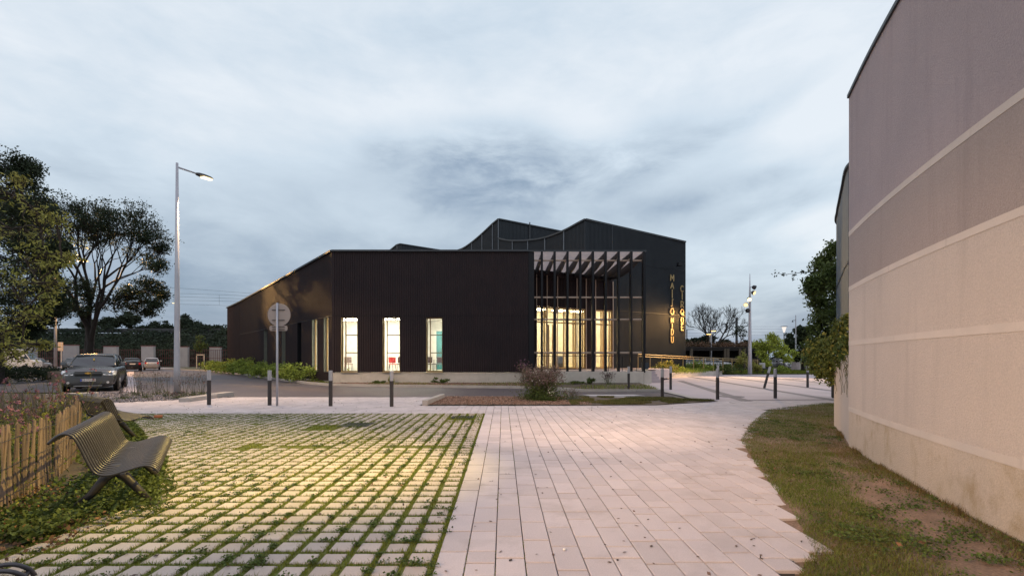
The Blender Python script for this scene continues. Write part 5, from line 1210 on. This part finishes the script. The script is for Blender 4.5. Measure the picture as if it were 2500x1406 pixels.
# park seat / planter by the mast
X = AX(1861, 44); t = thing('park_seat', 'grey park seat with rounded back on a dark stand, right of the mast', 'seat', (X, 44, .1)); MB().box((X, 44, HZ(893, 44)), (.55, .08, .55)).build('backrest', m_bolltop, t, bevel=.04); MB().box((X, 43.75, HZ(899, 44)), (.55, .5, .06)).build('seat', m_dkmetal, t); MB().bar((X, 43.9, 0), (X, 43.9, HZ(900, 44)), .2, .12).build('stand', m_dkmetal, t)
sheet('park_lawn', [(19.1, 42.4), (34, 43.3), (60, 43.3), (60, 140), (12, 140), (12, 50), (15, 46)], .03, m_turf)
sheet('lawn_island', [(AX(1985, 38), 38), (34, 37), (34, 41.2), (AX(2010, 41), 41)], .03, m_turf)
bedgrass('park_grass', [(19.1, 42.5), (34, 43.4), (40, 60), (16, 60), (15.5, 46)], 60000, .16, m_grass, 8, .2, .4, .03, .035)
bedgrass('park_grass', [(AX(1985, 38), 38), (34, 37), (34, 41.2), (AX(2010, 41), 41)], 16000, .12, m_grass, 8, .2, .4, .03, .03)
bedgrass('park_grass', [(AX(1720, 38.5), 38.8), (AX(1757, 42.3), 42.5), (18.5, 47), (14.6, 41.5), (10.5, 33.5)], 30000, .35, m_lfhedge, 8, .35, .5, .26, .03)
# ------------------------------------------------------------------ trees and plants
def tree(name, label, base, ht, r0, blobs, seed, mleaf, mbark, nclump=14, nleaf=60, lsize=.14, cr=.45, aspect=.5, cat='tree', group=None, top=None, twig=.012, flat=.6, jit=.15, leafdens=1.0, extra=2, z0=0.0, lr=1.0, host=None):
    rg = np.random.default_rng(seed); t = host or thing(name, label, cat, (base[0], base[1], z0), group)
    mb = MB(); bx, by = base; top = top or (bx, by)
    nodes = []; n = 8
    pts = [(bx + (top[0] - bx) * (k / n) ** 1.5 + rg.normal(0, .03) * (k > 0), by + (top[1] - by) * (k / n) ** 1.5, z0 - .1 + (ht + .1) * k / n) for k in range(n + 1)]
    rr = [r0 * (1.25 - .25 * min(k, 1)) * (1 - .5 * k / n) for k in range(n + 1)]
    mb.tube(pts, rr, 10)
    for p, r in list(zip(pts, rr))[3:]: nodes.append((np.array(p), r))
    cl = []
    bl = sorted(blobs, key=lambda b: math.dist(b[:3], pts[-2]))
    for (x, y, z, r) in bl:
        c = np.array((x, y, z)); best = None; bd = 1e9
        for p, rad in nodes:
            dz = c[2] - p[2]; d = np.linalg.norm(c - p) + max(0, -dz) * 1.2 + (.8 / (rad + .02)) * .02
            if d < bd: bd = d; best = (p, rad)
        p, rad = best; m = 7; dv = c - p; Ln = np.linalg.norm(dv); q = []; rs = []
        r1 = min(rad * .75, (.02 + .022 * Ln + r * .015) * lr)
        for k in range(m + 1):
            u = k / m; w = p + dv * u; w = w + np.array((0, 0, .10 * Ln * math.sin(pi * u) * (-1 if dv[2] > 1.2 * abs(dv[0]) else .6))) + rg.normal(0, .018 * Ln, 3) * (0 < k < m); q.append(w); rs.append(r1 * (1 - u) + max(.018, r1 * .3) * u)
        mb.tube(q, rs, 6)
        for w, s in list(zip(q, rs))[2:]: nodes.append((w, s))
        for _ in range(nclump):
            v = rg.normal(size=3); v /= np.linalg.norm(v); v *= r * rg.uniform(.35, 1.0) ** .6; v[2] *= .8; e = c + v
            s = q[-1 - rg.integers(0, 4)]; mid = (s + e) / 2 + rg.normal(0, .08 * r, 3) + np.array((0, 0, -.05 * r))
            mb.tube([s, mid, e], [max(twig * 1.6, .006), twig * 1.2, twig * .6], 4, False)
            for _2 in range(extra):
                e2 = mid + (e - mid) * .5 + rg.normal(0, .35 * r, 3); mb.tube([mid, (mid + e2) / 2 + rg.normal(0, .04 * r, 3), e2], [twig, twig * .8, twig * .5], 3, False)
                if nleaf and rg.random() < .7: cl.append(e2 + rg.normal(0, 1, (int(nleaf * .4 * leafdens), 3)) * [cr * .7, cr * .7, cr * .7 * flat])
            if nleaf: cl.append(e + rg.normal(0, 1, (int(nleaf * rg.uniform(.5, 1.3) * leafdens), 3)) * [cr, cr, cr * flat])
    mb.build('branches' if host else 'trunk', mbark, t, smooth=True)
    if nleaf:
        npmesh('crown', leaves(np.concatenate(cl), lsize, rg, aspect), 4, mleaf, t)
    return t
def PB_(lst, Y, dj=0, seed=0):
    rg = np.random.default_rng(seed); out = []
    for px, py, rp in lst:
        y = Y + rg.uniform(-dj, dj); out.append((AX(px, y), y, HZ(py, y), rp * y / FP))
    return out
def fractal_tree(name, label, base, H, r0, depth, seed, mbark, spread=.42, z0=0.0, minr=.02, leaf=None, first=.12, trunk=.24, ratio=(.68, .86), sx=1.0):
    rg = np.random.default_rng(seed); t = thing(name, label, 'tree', (base[0], base[1], z0)); mb = MB(); tips = []
    def br(p, d, L, r, k):
        n = 3; pts = [p]; dd = d.copy()
        for i in range(n):
            dd = dd + rg.normal(0, .10, 3) + np.array((0, 0, .03)); dd /= np.linalg.norm(dd); pts.append(pts[-1] + dd * L / n)
        mb.tube(pts, [r * (1 - .35 * i / n) for i in range(n + 1)], 5 if k > 3 else 3, False)
        if k <= 1: tips.append((pts[-1], k))
        if k == 0: return
        m = 3 if (k >= depth - 1 or rg.random() < .55) else 2
        a0 = rg.uniform(0, 2 * pi)
        for j in range(m):
            u = np.cross(dd, (0, 0, 1) if abs(dd[2]) < .95 else (1, 0, 0)); u /= np.linalg.norm(u); v = np.cross(dd, u); a = a0 + 2 * pi * j / m + rg.normal(0, .3); sp = spread * rg.uniform(.7, 1.35) + (first if k == depth else 0)
            q = dd * cos(sp) + (u * cos(a) + v * sin(a)) * sin(sp); q[2] += .10; q /= np.linalg.norm(q)
            br(pts[-1] if j < 2 else pts[-2], q, L * rg.uniform(*ratio), max(r * .62, minr), k - 1)
    br(np.array((base[0], base[1], z0 - .1)), np.array((0., 0, 1)), H * trunk, r0, depth)
    mb.v = [(base[0] + (x - base[0]) * sx, y, z) for x, y, z in mb.v]; tips = [(np.array((base[0] + (p[0] - base[0]) * sx, p[1], p[2])), k) for p, k in tips]
    mb.build('trunk', mbark, t, smooth=True)
    if leaf:
        m, n, size, cr, frac = leaf; cl = []
        zs = [p[2] for p, k in tips]; z1, z2 = min(zs), max(zs)
        for p, k in tips:
            dens = vnoise([p[0]], [p[2]], 13, .35)[0] * .6 + .55
            if rg.random() < frac * dens: cl.append(p + rg.normal(0, 1, (int(n * rg.uniform(.4, 1.4)), 3)) * [cr, cr, cr * .55])
        npmesh('crown', leaves(np.concatenate(cl), size, rg, .5), 4, m, t)
    return t
at = fractal_tree('airy_tree', 'tall spreading tree with an open crown rising behind the parked cars', (AX(214, 41.5), 41.5), 17.0, .42, 7, 37, m_barkdk, spread=.34, minr=.024, leaf=(m_lfdark, 40, .17, .28, .62), first=.14, trunk=.25, ratio=(.70, .86), sx=.76)
airy = [(290, 745, 30), (340, 742, 28), (190, 752, 30), (362, 762, 14), (165, 700, 34), (375, 700, 24), (395, 720, 14), (310, 720, 26), (160, 750, 24), (385, 650, 22), (392, 605, 16), (150, 620, 26), (350, 580, 24), (320, 720, 34), (360, 700, 30), (230, 740, 28), (205, 700, 26), (380, 745, 16)]
tree('airy_tree', 'x', (AX(214, 41.5), 41.5), 5.0, .30, PB_(airy, 41.5, 2.0, 1), 4, m_lfdark, m_barkdk, nclump=15, nleaf=56, lsize=.17, cr=.26, top=(AX(216, 41.5), 41.5), twig=.024, flat=.5, extra=1, lr=1.5, host=at)
dark = [(10, 400, 45), (45, 440, 45), (10, 470, 60), (70, 500, 50), (30, 540, 70), (100, 540, 35), (90, 590, 50), (30, 620, 75), (115, 640, 40), (80, 670, 60), (20, 710, 75), (120, 710, 42), (75, 750, 55), (120, 770, 35), (10, 790, 60), (60, 800, 35), (-60, 500, 90), (-70, 620, 90), (-70, 740, 90), (140, 600, 22), (140, 740, 22), (70, 410, 22), (100, 500, 18)]
tree('dark_tree', 'big dense dark tree filling the left edge of the picture', (AX(-10, 27), 27), 3.5, .4, PB_(dark, 27, 2.0, 2), 5, m_lfdark, m_barkdk, nclump=18, nleaf=70, lsize=.15, cr=.22, twig=.014, flat=.6, extra=2)
yel = [(15, 470, 45), (70, 500, 40), (30, 560, 60), (100, 560, 42), (135, 530, 22), (60, 630, 55), (120, 620, 40), (155, 640, 18), (30, 700, 60), (95, 690, 45), (140, 690, 25), (172, 628, 10), (60, 760, 50), (20, 800, 45), (95, 770, 30), (75, 845, 28), (20, 850, 34), (105, 842, 12), (5, 880, 26), (40, 870, 22), (-20, 830, 50), (-60, 560, 70), (-60, 680, 70), (-60, 800, 60), (120, 730, 22), (50, 440, 16), (-110, 480, 60)]
tree('yellow_green_tree', 'feathery yellow-green tree leaning in from the left edge above the flower bed', (-10.6, 9.0), 1.6, .10, PB_(yel, 9.6, .9, 3), 6, m_lfyel, m_bark, nclump=10, nleaf=10, lsize=.085, cr=.08, aspect=.33, twig=.0065, flat=.5, extra=2, top=(-10.0, 9.2))
fractal_tree('bare_tree', 'leafless fine-branched tree right of the tall black wall', (AX(1738, 75), 75), 11.2, .34, 7, 21, m_barkdk, minr=.022)
# a few leaves hanging low right of it
tree('small_tree', 'thin leafy sapling just right of the railway mast', (AX(1800, 72), 72), 3.0, .12, PB_([(1795, 812, 10), (1808, 802, 9), (1815, 815, 8)], 72, .5, 5), 9, m_lfdark, m_barkdk, nclump=7, nleaf=12, lsize=.28, cr=.35, twig=.03)
tree('young_tree', 'small bright green young tree lit by the lamps beside the plaza', (AX(1876, 46), 46), 1.1, .06, PB_([(1850, 842, 12), (1862, 865, 13), (1868, 838, 14), (1885, 852, 15), (1900, 838, 12), (1892, 830, 9), (1882, 822, 7), (1912, 850, 9), (1855, 855, 11), (1905, 862, 9), (1925, 875, 8), (1935, 862, 7), (1872, 885, 8)], 46, .7, 6), 10, m_lfyoung, m_bark, nclump=9, nleaf=26, lsize=.20, cr=.16, twig=.014, flat=.8)
# climber-covered tree and ivy at the low wall
tree('climber_tree', 'tall leafy tree standing beside the grey-blue metal wall', (AX(2036, 17), 17), 2.6, .06, PB_([(2040, 610, 16), (2020, 640, 22), (2005, 665, 22), (2040, 660, 24), (1990, 695, 16), (2020, 700, 26), (2045, 710, 22), (1995, 735, 16), (2020, 750, 26), (2040, 775, 24), (2005, 790, 24), (2000, 840, 24), (2030, 830, 28), (1985, 705, 10), (2010, 880, 26), (1985, 870, 16)], 17, 1.0, 7), 11, m_lfmid, m_barkdk, nclump=14, nleaf=44, lsize=.12, cr=.14, twig=.010, flat=.8)
rg = np.random.default_rng(77)
iv = thing('ivy', 'green climbing plants spilling over the top of the low beige garden wall', 'climber', (6.6, 9.5, 1.4))
q = []
for px, py, rp, Y in ((2060, 800, 22, 8.9), (2045, 840, 28, 9.1), (2015, 850, 26, 9.8), (2062, 850, 18, 8.5), (2025, 890, 24, 9.6), (2000, 880, 22, 10.0), (2005, 915, 14, 10), (2035, 925, 16, 9.7), (2055, 880, 18, 8.9), (2066, 780, 10, 8.9), (2070, 830, 10, 8.2), (1975, 860, 12, 10.4), (1985, 890, 14, 10.3), (2065, 870, 12, 8.3)):
    n = int(rp * 16); r = rp * Y / FP; v = rg.normal(size=(n, 3)) * r * .5; v += [AX(px, Y), Y, HZ(py, Y)]; q.append(v)
q = np.concatenate(q); k = ~((q[:, 0] > np.interp(q[:, 1], [p[1] for p in lp], [p[0] for p in lp]) + .02) & (q[:, 2] < 1.4) & (q[:, 1] < 9.6)); npmesh('foliage', leaves(q[k], .075, rg, .55), 4, m_lfmid, iv)
k2 = rg.random(len(q)) < .22; npmesh('lit_tint_leaves', leaves(q[k & k2] + [0, -.05, .03], .075, rg, .5), 4, m_lfyel, iv)  # lit look by colour alone: random share of leaves in yellow-green
mb = MB()
for k in range(16):
    i = rg.integers(2, 15); x, y = lp[i]; L = rg.uniform(.15, .75); z = 1.42; pts = [(x - .015, y - .01, z)]
    for s in range(6): pts.append((x - .02 + rg.normal(0, .012), y + rg.normal(0, .02), z - L * (s + 1) / 6))
    MB().tube(pts, .004, 4).build('hanging_stem', m_stem, iv)
# overhanging twig at the top of that tree
t = thing('overhanging_twig', 'thin leafy twig reaching left into the sky from the tree by the metal wall', 'twig', (AX(1980, 16), 16, HZ(665, 16)))
pts = [(AX(px, 16), 16, HZ(py, 16)) for px, py in ((2000, 662), (1980, 664), (1960, 664), (1940, 668), (1915, 670), (1893, 667))]
mb = MB().tube(pts, [.014, .012, .010, .008, .006, .004], 5); mb.tube([pts[3], (AX(1938, 16), 16, HZ(680, 16))], .005, 4); mb.build('twig', m_barkdk, t)
q = np.concatenate([np.array(p) + rg.normal(0, .05, (9, 3)) for p in pts[1:]] + [np.array((AX(1938, 16), 16, HZ(682, 16))) + rg.normal(0, .03, (7, 3))]); npmesh('leaves', leaves(q, .10, rg, .5), 4, m_lfdark, t)
# background trees
def bushtree(px, py, rp, Y, lab, seed, m=m_lfback, name='distant_tree', group='trees beyond the embankment', n=9, ls=None):
    rg = random.Random(seed); bl = [(px, py, rp * .6)]
    for k in range(n): a = rg.uniform(0, 2 * pi); bl.append((px + cos(a) * rp * rg.uniform(.4, .95), py + sin(a) * rp * .55 * rg.uniform(.3, 1), rp * rg.uniform(.22, .42)))
    tree(name, lab, (AX(px, Y), Y), 2, .2, PB_(bl, Y, 1.5, seed), seed, m, m_barkdk, nclump=8, nleaf=34, lsize=ls or .0045 * Y + .05, cr=rp * Y / FP * .13, twig=.03, group=group, extra=1)
for i, (px, py, rp, lab) in enumerate(((215, 792, 22, 'dark bush on the embankment just right of the airy tree trunk'), (265, 790, 22, 'rounded bush on the embankment left of the taller paler one'), (315, 782, 28, 'taller paler tree on the embankment under the airy crown'), (350, 806, 18, 'low bush on the embankment left of the gap before the lamp'),
                                     (395, 794, 26, 'rounded tree on the embankment just left of the near lamp pole'), (450, 790, 26, 'tree on the embankment just right of the near lamp pole'), (475, 800, 22, 'low tree on the embankment above the staked sapling'), (520, 806, 26, 'dark rounded tree beside the corner of the black building'), (495, 815, 20, 'small tree between the staked sapling and the building corner'), (548, 822, 20, 'dark bush touching the corner of the black building'))):
    bushtree(px, py, rp, 97, lab, 40 + i)
for i, (px, py, rp, Y, lab, m) in enumerate(((1690, 835, 18, 80, 'dark bush close to the tall wall, under the bare tree', m_lfback), (1725, 832, 22, 82, 'dark bush behind the twin glowing lamps', m_lfback), (1770, 838, 16, 82, 'low bush left of the railway mast foot', m_lfback), (1820, 838, 14, 85, 'low bush behind the spotlight mast', m_lfback), (1945, 822, 26, 75, 'dark rounded tree behind the camera pole', m_lfdark), (1970, 805, 22, 70, 'taller dark tree right of the camera pole', m_lfdark), (1925, 845, 20, 72, 'dark tree between the cone lamp and the camera pole', m_lfdark),
                                     (1985, 850, 30, 50, 'big dark shrub left of the ivy covered wall', m_lfdark), (1960, 870, 24, 52, 'dark shrub behind the far bollard', m_lfdark), (1905, 872, 16, 66, 'shrub behind the young green tree', m_lfdark), (2010, 880, 26, 44, 'dark shrub filling the gap beside the low wall', m_lfdark))):
    bushtree(px, py, rp, Y, lab, 60 + i, m, group='trees and shrubs beyond the plaza')
t = tree('staked_tree', 'young staked tree in front of the boundary fence, left of the building corner', (AX(489, 68), 68), 1.8, .06, PB_([(489, 835, 10), (482, 842, 8), (497, 842, 8), (489, 822, 7), (486, 852, 6)], 68, .3, 8), 12, m_lfmid, m_bark, nclump=7, nleaf=14, lsize=.22, cr=.2, twig=.02)
mb = MB()
for px in (480, 498): mb.bar((AX(px, 67.8), 67.8, 0), (AX(px, 67.8), 67.8, HZ(864, 67.8)), .10, .10)
mb.bar((AX(479, 67.8), 67.8, HZ(866, 67.8)), (AX(499, 67.8), 67.8, HZ(866, 67.8)), .1, .14); mb.build('stakes', m_timber, t)
# ------------------------------------------------------------------ shrubs
def shrub(lab, x, y, r, h, seed, m=m_lfhedge, ls=.10, n=1500, name='shrub', group=None, z0=.03, squash=1.0, cat='shrub'):
    rg = np.random.default_rng(seed); t = thing(name, lab, cat, (x, y, z0), group); mb = MB(); q = []
    nc = max(6, int(n / 55))
    for k in range(nc):
        a = rg.uniform(0, 2 * pi); rr = r * rg.uniform(.1, 1) ** .7; hz = h * rg.uniform(.25, 1.0) * (1 - .35 * (rr / r) ** 2)
        e = np.array((x + cos(a) * rr, y + sin(a) * rr * squash, z0 + hz)); mb.tube([(x + cos(a) * rr * .15, y + sin(a) * rr * .15, z0), (x + cos(a) * rr * .6, y + sin(a) * rr * .6 * squash, z0 + hz * .55), e], [.012, .009, .004], 4, False)
        q.append(e + rg.normal(0, 1, (int(n / nc), 3)) * [r * .16, r * .16, h * .11])
    mb.build('stems', m_stem, t); q = np.concatenate(q); q = q[q[:, 2] > z0]; npmesh('foliage', leaves(q, ls, rg, .55), 4, m, t); return t
labs = ['yellow-green shrub nearest the lit windows, at the right end of the hedge row', 'second shrub from the right end of the row along the side wall', 'leafy shrub behind the round sign pole', 'shrub just left of the round sign pole', 'shrub in the middle of the row along the side wall', 'shrub left of the middle of the row, below the narrow wall window', 'small shrub third from the far end of the row', 'small shrub second from the far end of the row', 'smallest shrub at the far left end of the row, by the building corner']
for i in range(9):
    u = i / 8; x, y = -12.6 - 20.2 * u, 29.2 + 26 * u; shrub(labs[i], x + .3, y - .2, .95 + .5 * u, 1.0 + .25 * (i in (4, 6)) + .1 * u, 100 + i, ls=.13 + .1 * u, n=1700, group='shrubs along the side wall', m=m_lfhedge)
for i, (px, py, r, h, m, lab) in enumerate(((845, 933, .20, .85, m_lfyel, 'small climbing plant in front of the leftmost lit window'), (957, 936, .16, .45, m_lfyel, 'tiny plant below the middle lit window'), (1055, 934, .32, .80, m_lfyel, 'leafy plant below the rightmost lit window'), (1073, 937, .5, .30, m_lfmid, 'low dark green plant in the bed below the rightmost window'), (925, 938, .35, .18, m_lfmid, 'flat green weed near the kerb below the middle window'),
                                     (790, 931, .8, .15, m_lfmid, 'flat green plants near the corner of the plinth'), (1440, 939, .3, .35, m_lfmid, 'grassy tuft at the foot of the retaining wall'), (1415, 939, .5, .18, m_lfmid, 'low green cover at the foot of the retaining wall'), (735, 925, .7, .25, m_lfmid, 'low green shrub at the right end of the hedge row, before the kerb'))):
    gx, gy = G(px, py); shrub(lab, gx, gy, r, h, 130 + i, m, ls=.10, n=420, name='plant', cat='plant', group='small plants in the building bed')
for i, (px, Y, r, h, m, lab) in enumerate(((1612, 36, .7, .6, m_lfmid, 'dark green plant beside the ramp wall'), (1633, 36.5, .75, 1.0, m_lfyel, 'pale yellow flowering shrub at the foot of the tall wall'), (1660, 38.5, .6, .7, m_lfhedge, 'low shrub near the tall wall corner'), (1690, 41, .9, .9, m_lfhedge, 'green shrub behind the planter wall, below the handrail'), (1712, 41.5, .9, 1.0, m_lfhedge, 'rounded shrub in the middle of the planter'), (1740, 42, .8, .7, m_lfmid, 'darker shrub near the end of the planter wall'), (1768, 42.5, .9, .7, m_lfmid, 'low bushy plant right of the planter wall end'), (1788, 43, .8, .8, m_lfmid, 'bushy plant left of the conical shrub'),
                                       (1811, 43, .6, 1.7, m_lfyel, 'tall conical shrub left of the spotlight mast'), (1848, 43.5, .5, .9, m_lfyel, 'yellowish shrub right of the spotlight mast'), (1905, 44.5, .7, .6, m_lfhedge, 'small shrub behind the tilted bollard'))):
    shrub(lab, AX(px, Y), Y, r, h, 150 + i, m, ls=.15, n=900, group='shrubs in the plaza flower bed', z0=.15)
for i, (px, Y, r, h) in enumerate(((15, 28, 1.3, 1.0), (55, 29, 1.3, .95), (95, 30, 1.2, .9), (128, 33, 1.1, .85))):
    shrub(['low dark hedge shrub at the far left behind the flowers', 'low dark hedge shrub below the white van', 'low dark hedge shrub below the silver hatchback by the van', 'low dark hedge shrub at the foot of the grey lamp pole'][i], AX(px, Y), Y, r, h, 180 + i, m_lfdark, ls=.11, n=1700, group='low hedge shrubs by the parking', z0=0)
# ------------------------------------------------------------------ airy flowering plants
def airyplant(lab, x, y, r, h, nst, seed, mfl=m_dryfl, nfl=4, fls=.03, leafn=300, z0=.02, mleaf=m_lfmid, name='flowering_plant', group=None, stemr=.0035, low=.45, ls=.06, fk=6, white=0):
    rg = np.random.default_rng(seed); t = thing(name, lab, 'plant', (x, y, z0), group); mb = MB(); fl = []; wf = []
    for k in range(nst):
        a = rg.uniform(0, 2 * pi); rr = r * rg.random() ** .6; hh = h * rg.uniform(.55, 1.0); b = np.array((x + cos(a) * rr * .3, y + sin(a) * rr * .3, z0)); e = np.array((x + cos(a) * rr, y + sin(a) * rr, z0 + hh)); m_ = (b + e) / 2 + [rg.normal(0, .03), rg.normal(0, .03), .08 * hh]
        mb.tube([b, m_, e], [stemr * 1.4, stemr, stemr * .7], 3, False)
        for j in range(nfl):
            s = m_ + (e - m_) * rg.uniform(.1, 1); f = s + rg.normal(0, .07 * h, 3) * [1, 1, .6] + [0, 0, .06 * h]; mb.tube([s, f], stemr * .7, 3, False); fl.append(f + rg.normal(0, fls * .4, (fk, 3)))
        if rg.random() < white: wf.append(e + rg.normal(0, .05, (2, 3)))
    V = leaves(np.concatenate(fl), fls, rg, .8)
    if nst * nfl < 75:
        for q4 in V.reshape(-1, 4, 3): mb.poly([tuple(p) for p in q4], 1)
        mb.build('flowering_stems', [m_stem, mfl], t)
    else: mb.build('stems', m_stem, t); npmesh('flower_heads', V, 4, mfl, t)
    if leafn: q = rg.normal(size=(leafn, 3)) * [r * .42, r * .42, h * low * .4]; q[:, 2] = np.abs(q[:, 2]); npmesh('foliage', leaves(q + [x, y, z0], ls, rg, .3), 4, mleaf, t)
    if wf: npmesh('white_flowers', leaves(np.concatenate(wf), .035, rg, .9), 4, m_whitefl, t)
    return t
gx, gy = G(1325, 981)
airyplant('big wild flowering bush with dried pink heads in the wood-chip bed', gx, gy + .5, .78, 1.08, 260, 201, nfl=5, fls=.032, leafn=5200, low=.62, white=.12, ls=.07, stemr=.003)
airyplant('grey-green low plant right beside the big wild flowering bush', gx + .95, gy + .5, .35, .38, 40, 202, nfl=2, fls=.02, leafn=900, mleaf=mat('sage_leaves', (.14, .16, .12), island=.3))
airyplant('small white-flowered plant in front of the big wild bush', gx + .28, gy - .02, .14, .36, 16, 203, nfl=1, fls=.02, leafn=350, white=.8)
for i, (px, py, r, h, n) in enumerate(((330, 966, .35, .95, 13), (355, 972, .3, .6, 8), (385, 964, .4, 1.05, 15), (410, 968, .3, .8, 8), (448, 970, .30, .85, 12), (470, 966, .35, .95, 14), (490, 964, .3, .8, 11), (300, 975, .3, .5, 8), (432, 973, .3, .25, 14))):
    gx, gy = G(px, py); airyplant(['dried stalky plant at the left end of the gravel bed beside the SUV', 'short stalky plant second from the left in the gravel bed', 'tall airy dried plant left of the near lamp pole', 'dried plant immediately left of the near lamp pole', 'dried plant immediately right of the near lamp pole', 'tallest dried plant right of the near lamp pole', 'dried plant behind the kerb stones, left of the leftmost bollard', 'very low dried plant in front of the SUV wheel', 'low dark tuft at the foot of the near lamp pole'][i], gx, gy, r, h, n, 210 + i, nfl=3, fls=.032, leafn=120, low=.25, group='dried plants in the gravel bed', stemr=.0035, fk=4)
for i, (px, py, r, h) in enumerate(((1277, 936, .45, 1.35), (1483, 939, .4, .75))):
    gx, gy = G(px, py); airyplant(['tall pink-headed plant against the plinth, left of the terrace', 'thin stalky plant against the middle of the retaining wall'][i], gx, gy - .15, r, h, 22, 230 + i, m_verb if i == 0 else m_dryfl, nfl=3, fls=.05, leafn=150, group='plants along the concrete base', stemr=.005)
# flower bed behind the lath fence
rg = random.Random(9); labs2 = []
spots = [(-4.95, 4.3), (-5.4, 4.95), (-5.9, 5.7), (-6.4, 6.5), (-6.1, 4.8), (-6.9, 5.6), (-7.4, 6.6), (-7.1, 7.5), (-8.2, 7.6), (-8.3, 6.3), (-9.3, 7.9), (-4.7, 3.6), (-5.6, 3.9), (-9.4, 6.9), (-10.3, 8.6), (-6.6, 7.2)]
desc = ['purple flower clump nearest the camera behind the lath fence', 'purple flower clump behind the fence opposite the nearest bench', 'purple flower clump behind the fence where the second bench begins', 'purple flower clump at the corner post of the lath fence', 'pink flower clump one row behind the front fence', 'pink flower clump in the heart of the flower bed', 'tall pink flower clump in the heart of the flower bed', 'pink flower clump near the turning of the fence', 'reddish flower clump beside the far laths', 'tall reddish flower clump near the left edge', 'reddish flower clump beyond the far laths', 'leafy clump beside the leaning laths', 'leafy purple clump at the left picture edge', 'tall flower clump at the left picture edge behind the others', 'farthest flower clump at the left picture edge', 'small purple clump right behind the corner post']
for i, (x, y) in enumerate(spots):
    airyplant(desc[i], x, y, .55, .72 + .05 * (i % 4) + (.25 if x < -6.5 else 0), 26, 300 + i, m_verb, nfl=2, fls=.026, leafn=1500, low=.6, ls=.07, mleaf=m_lfmid if i % 3 else m_lfyel, group='flower clumps behind the lath fence', stemr=.0035, fk=9)
# tidy: nothing unnamed
for o in bpy.data.objects:
    if o.type == 'MESH': o.data.name = o.name
sc.render.engine = 'CYCLES'
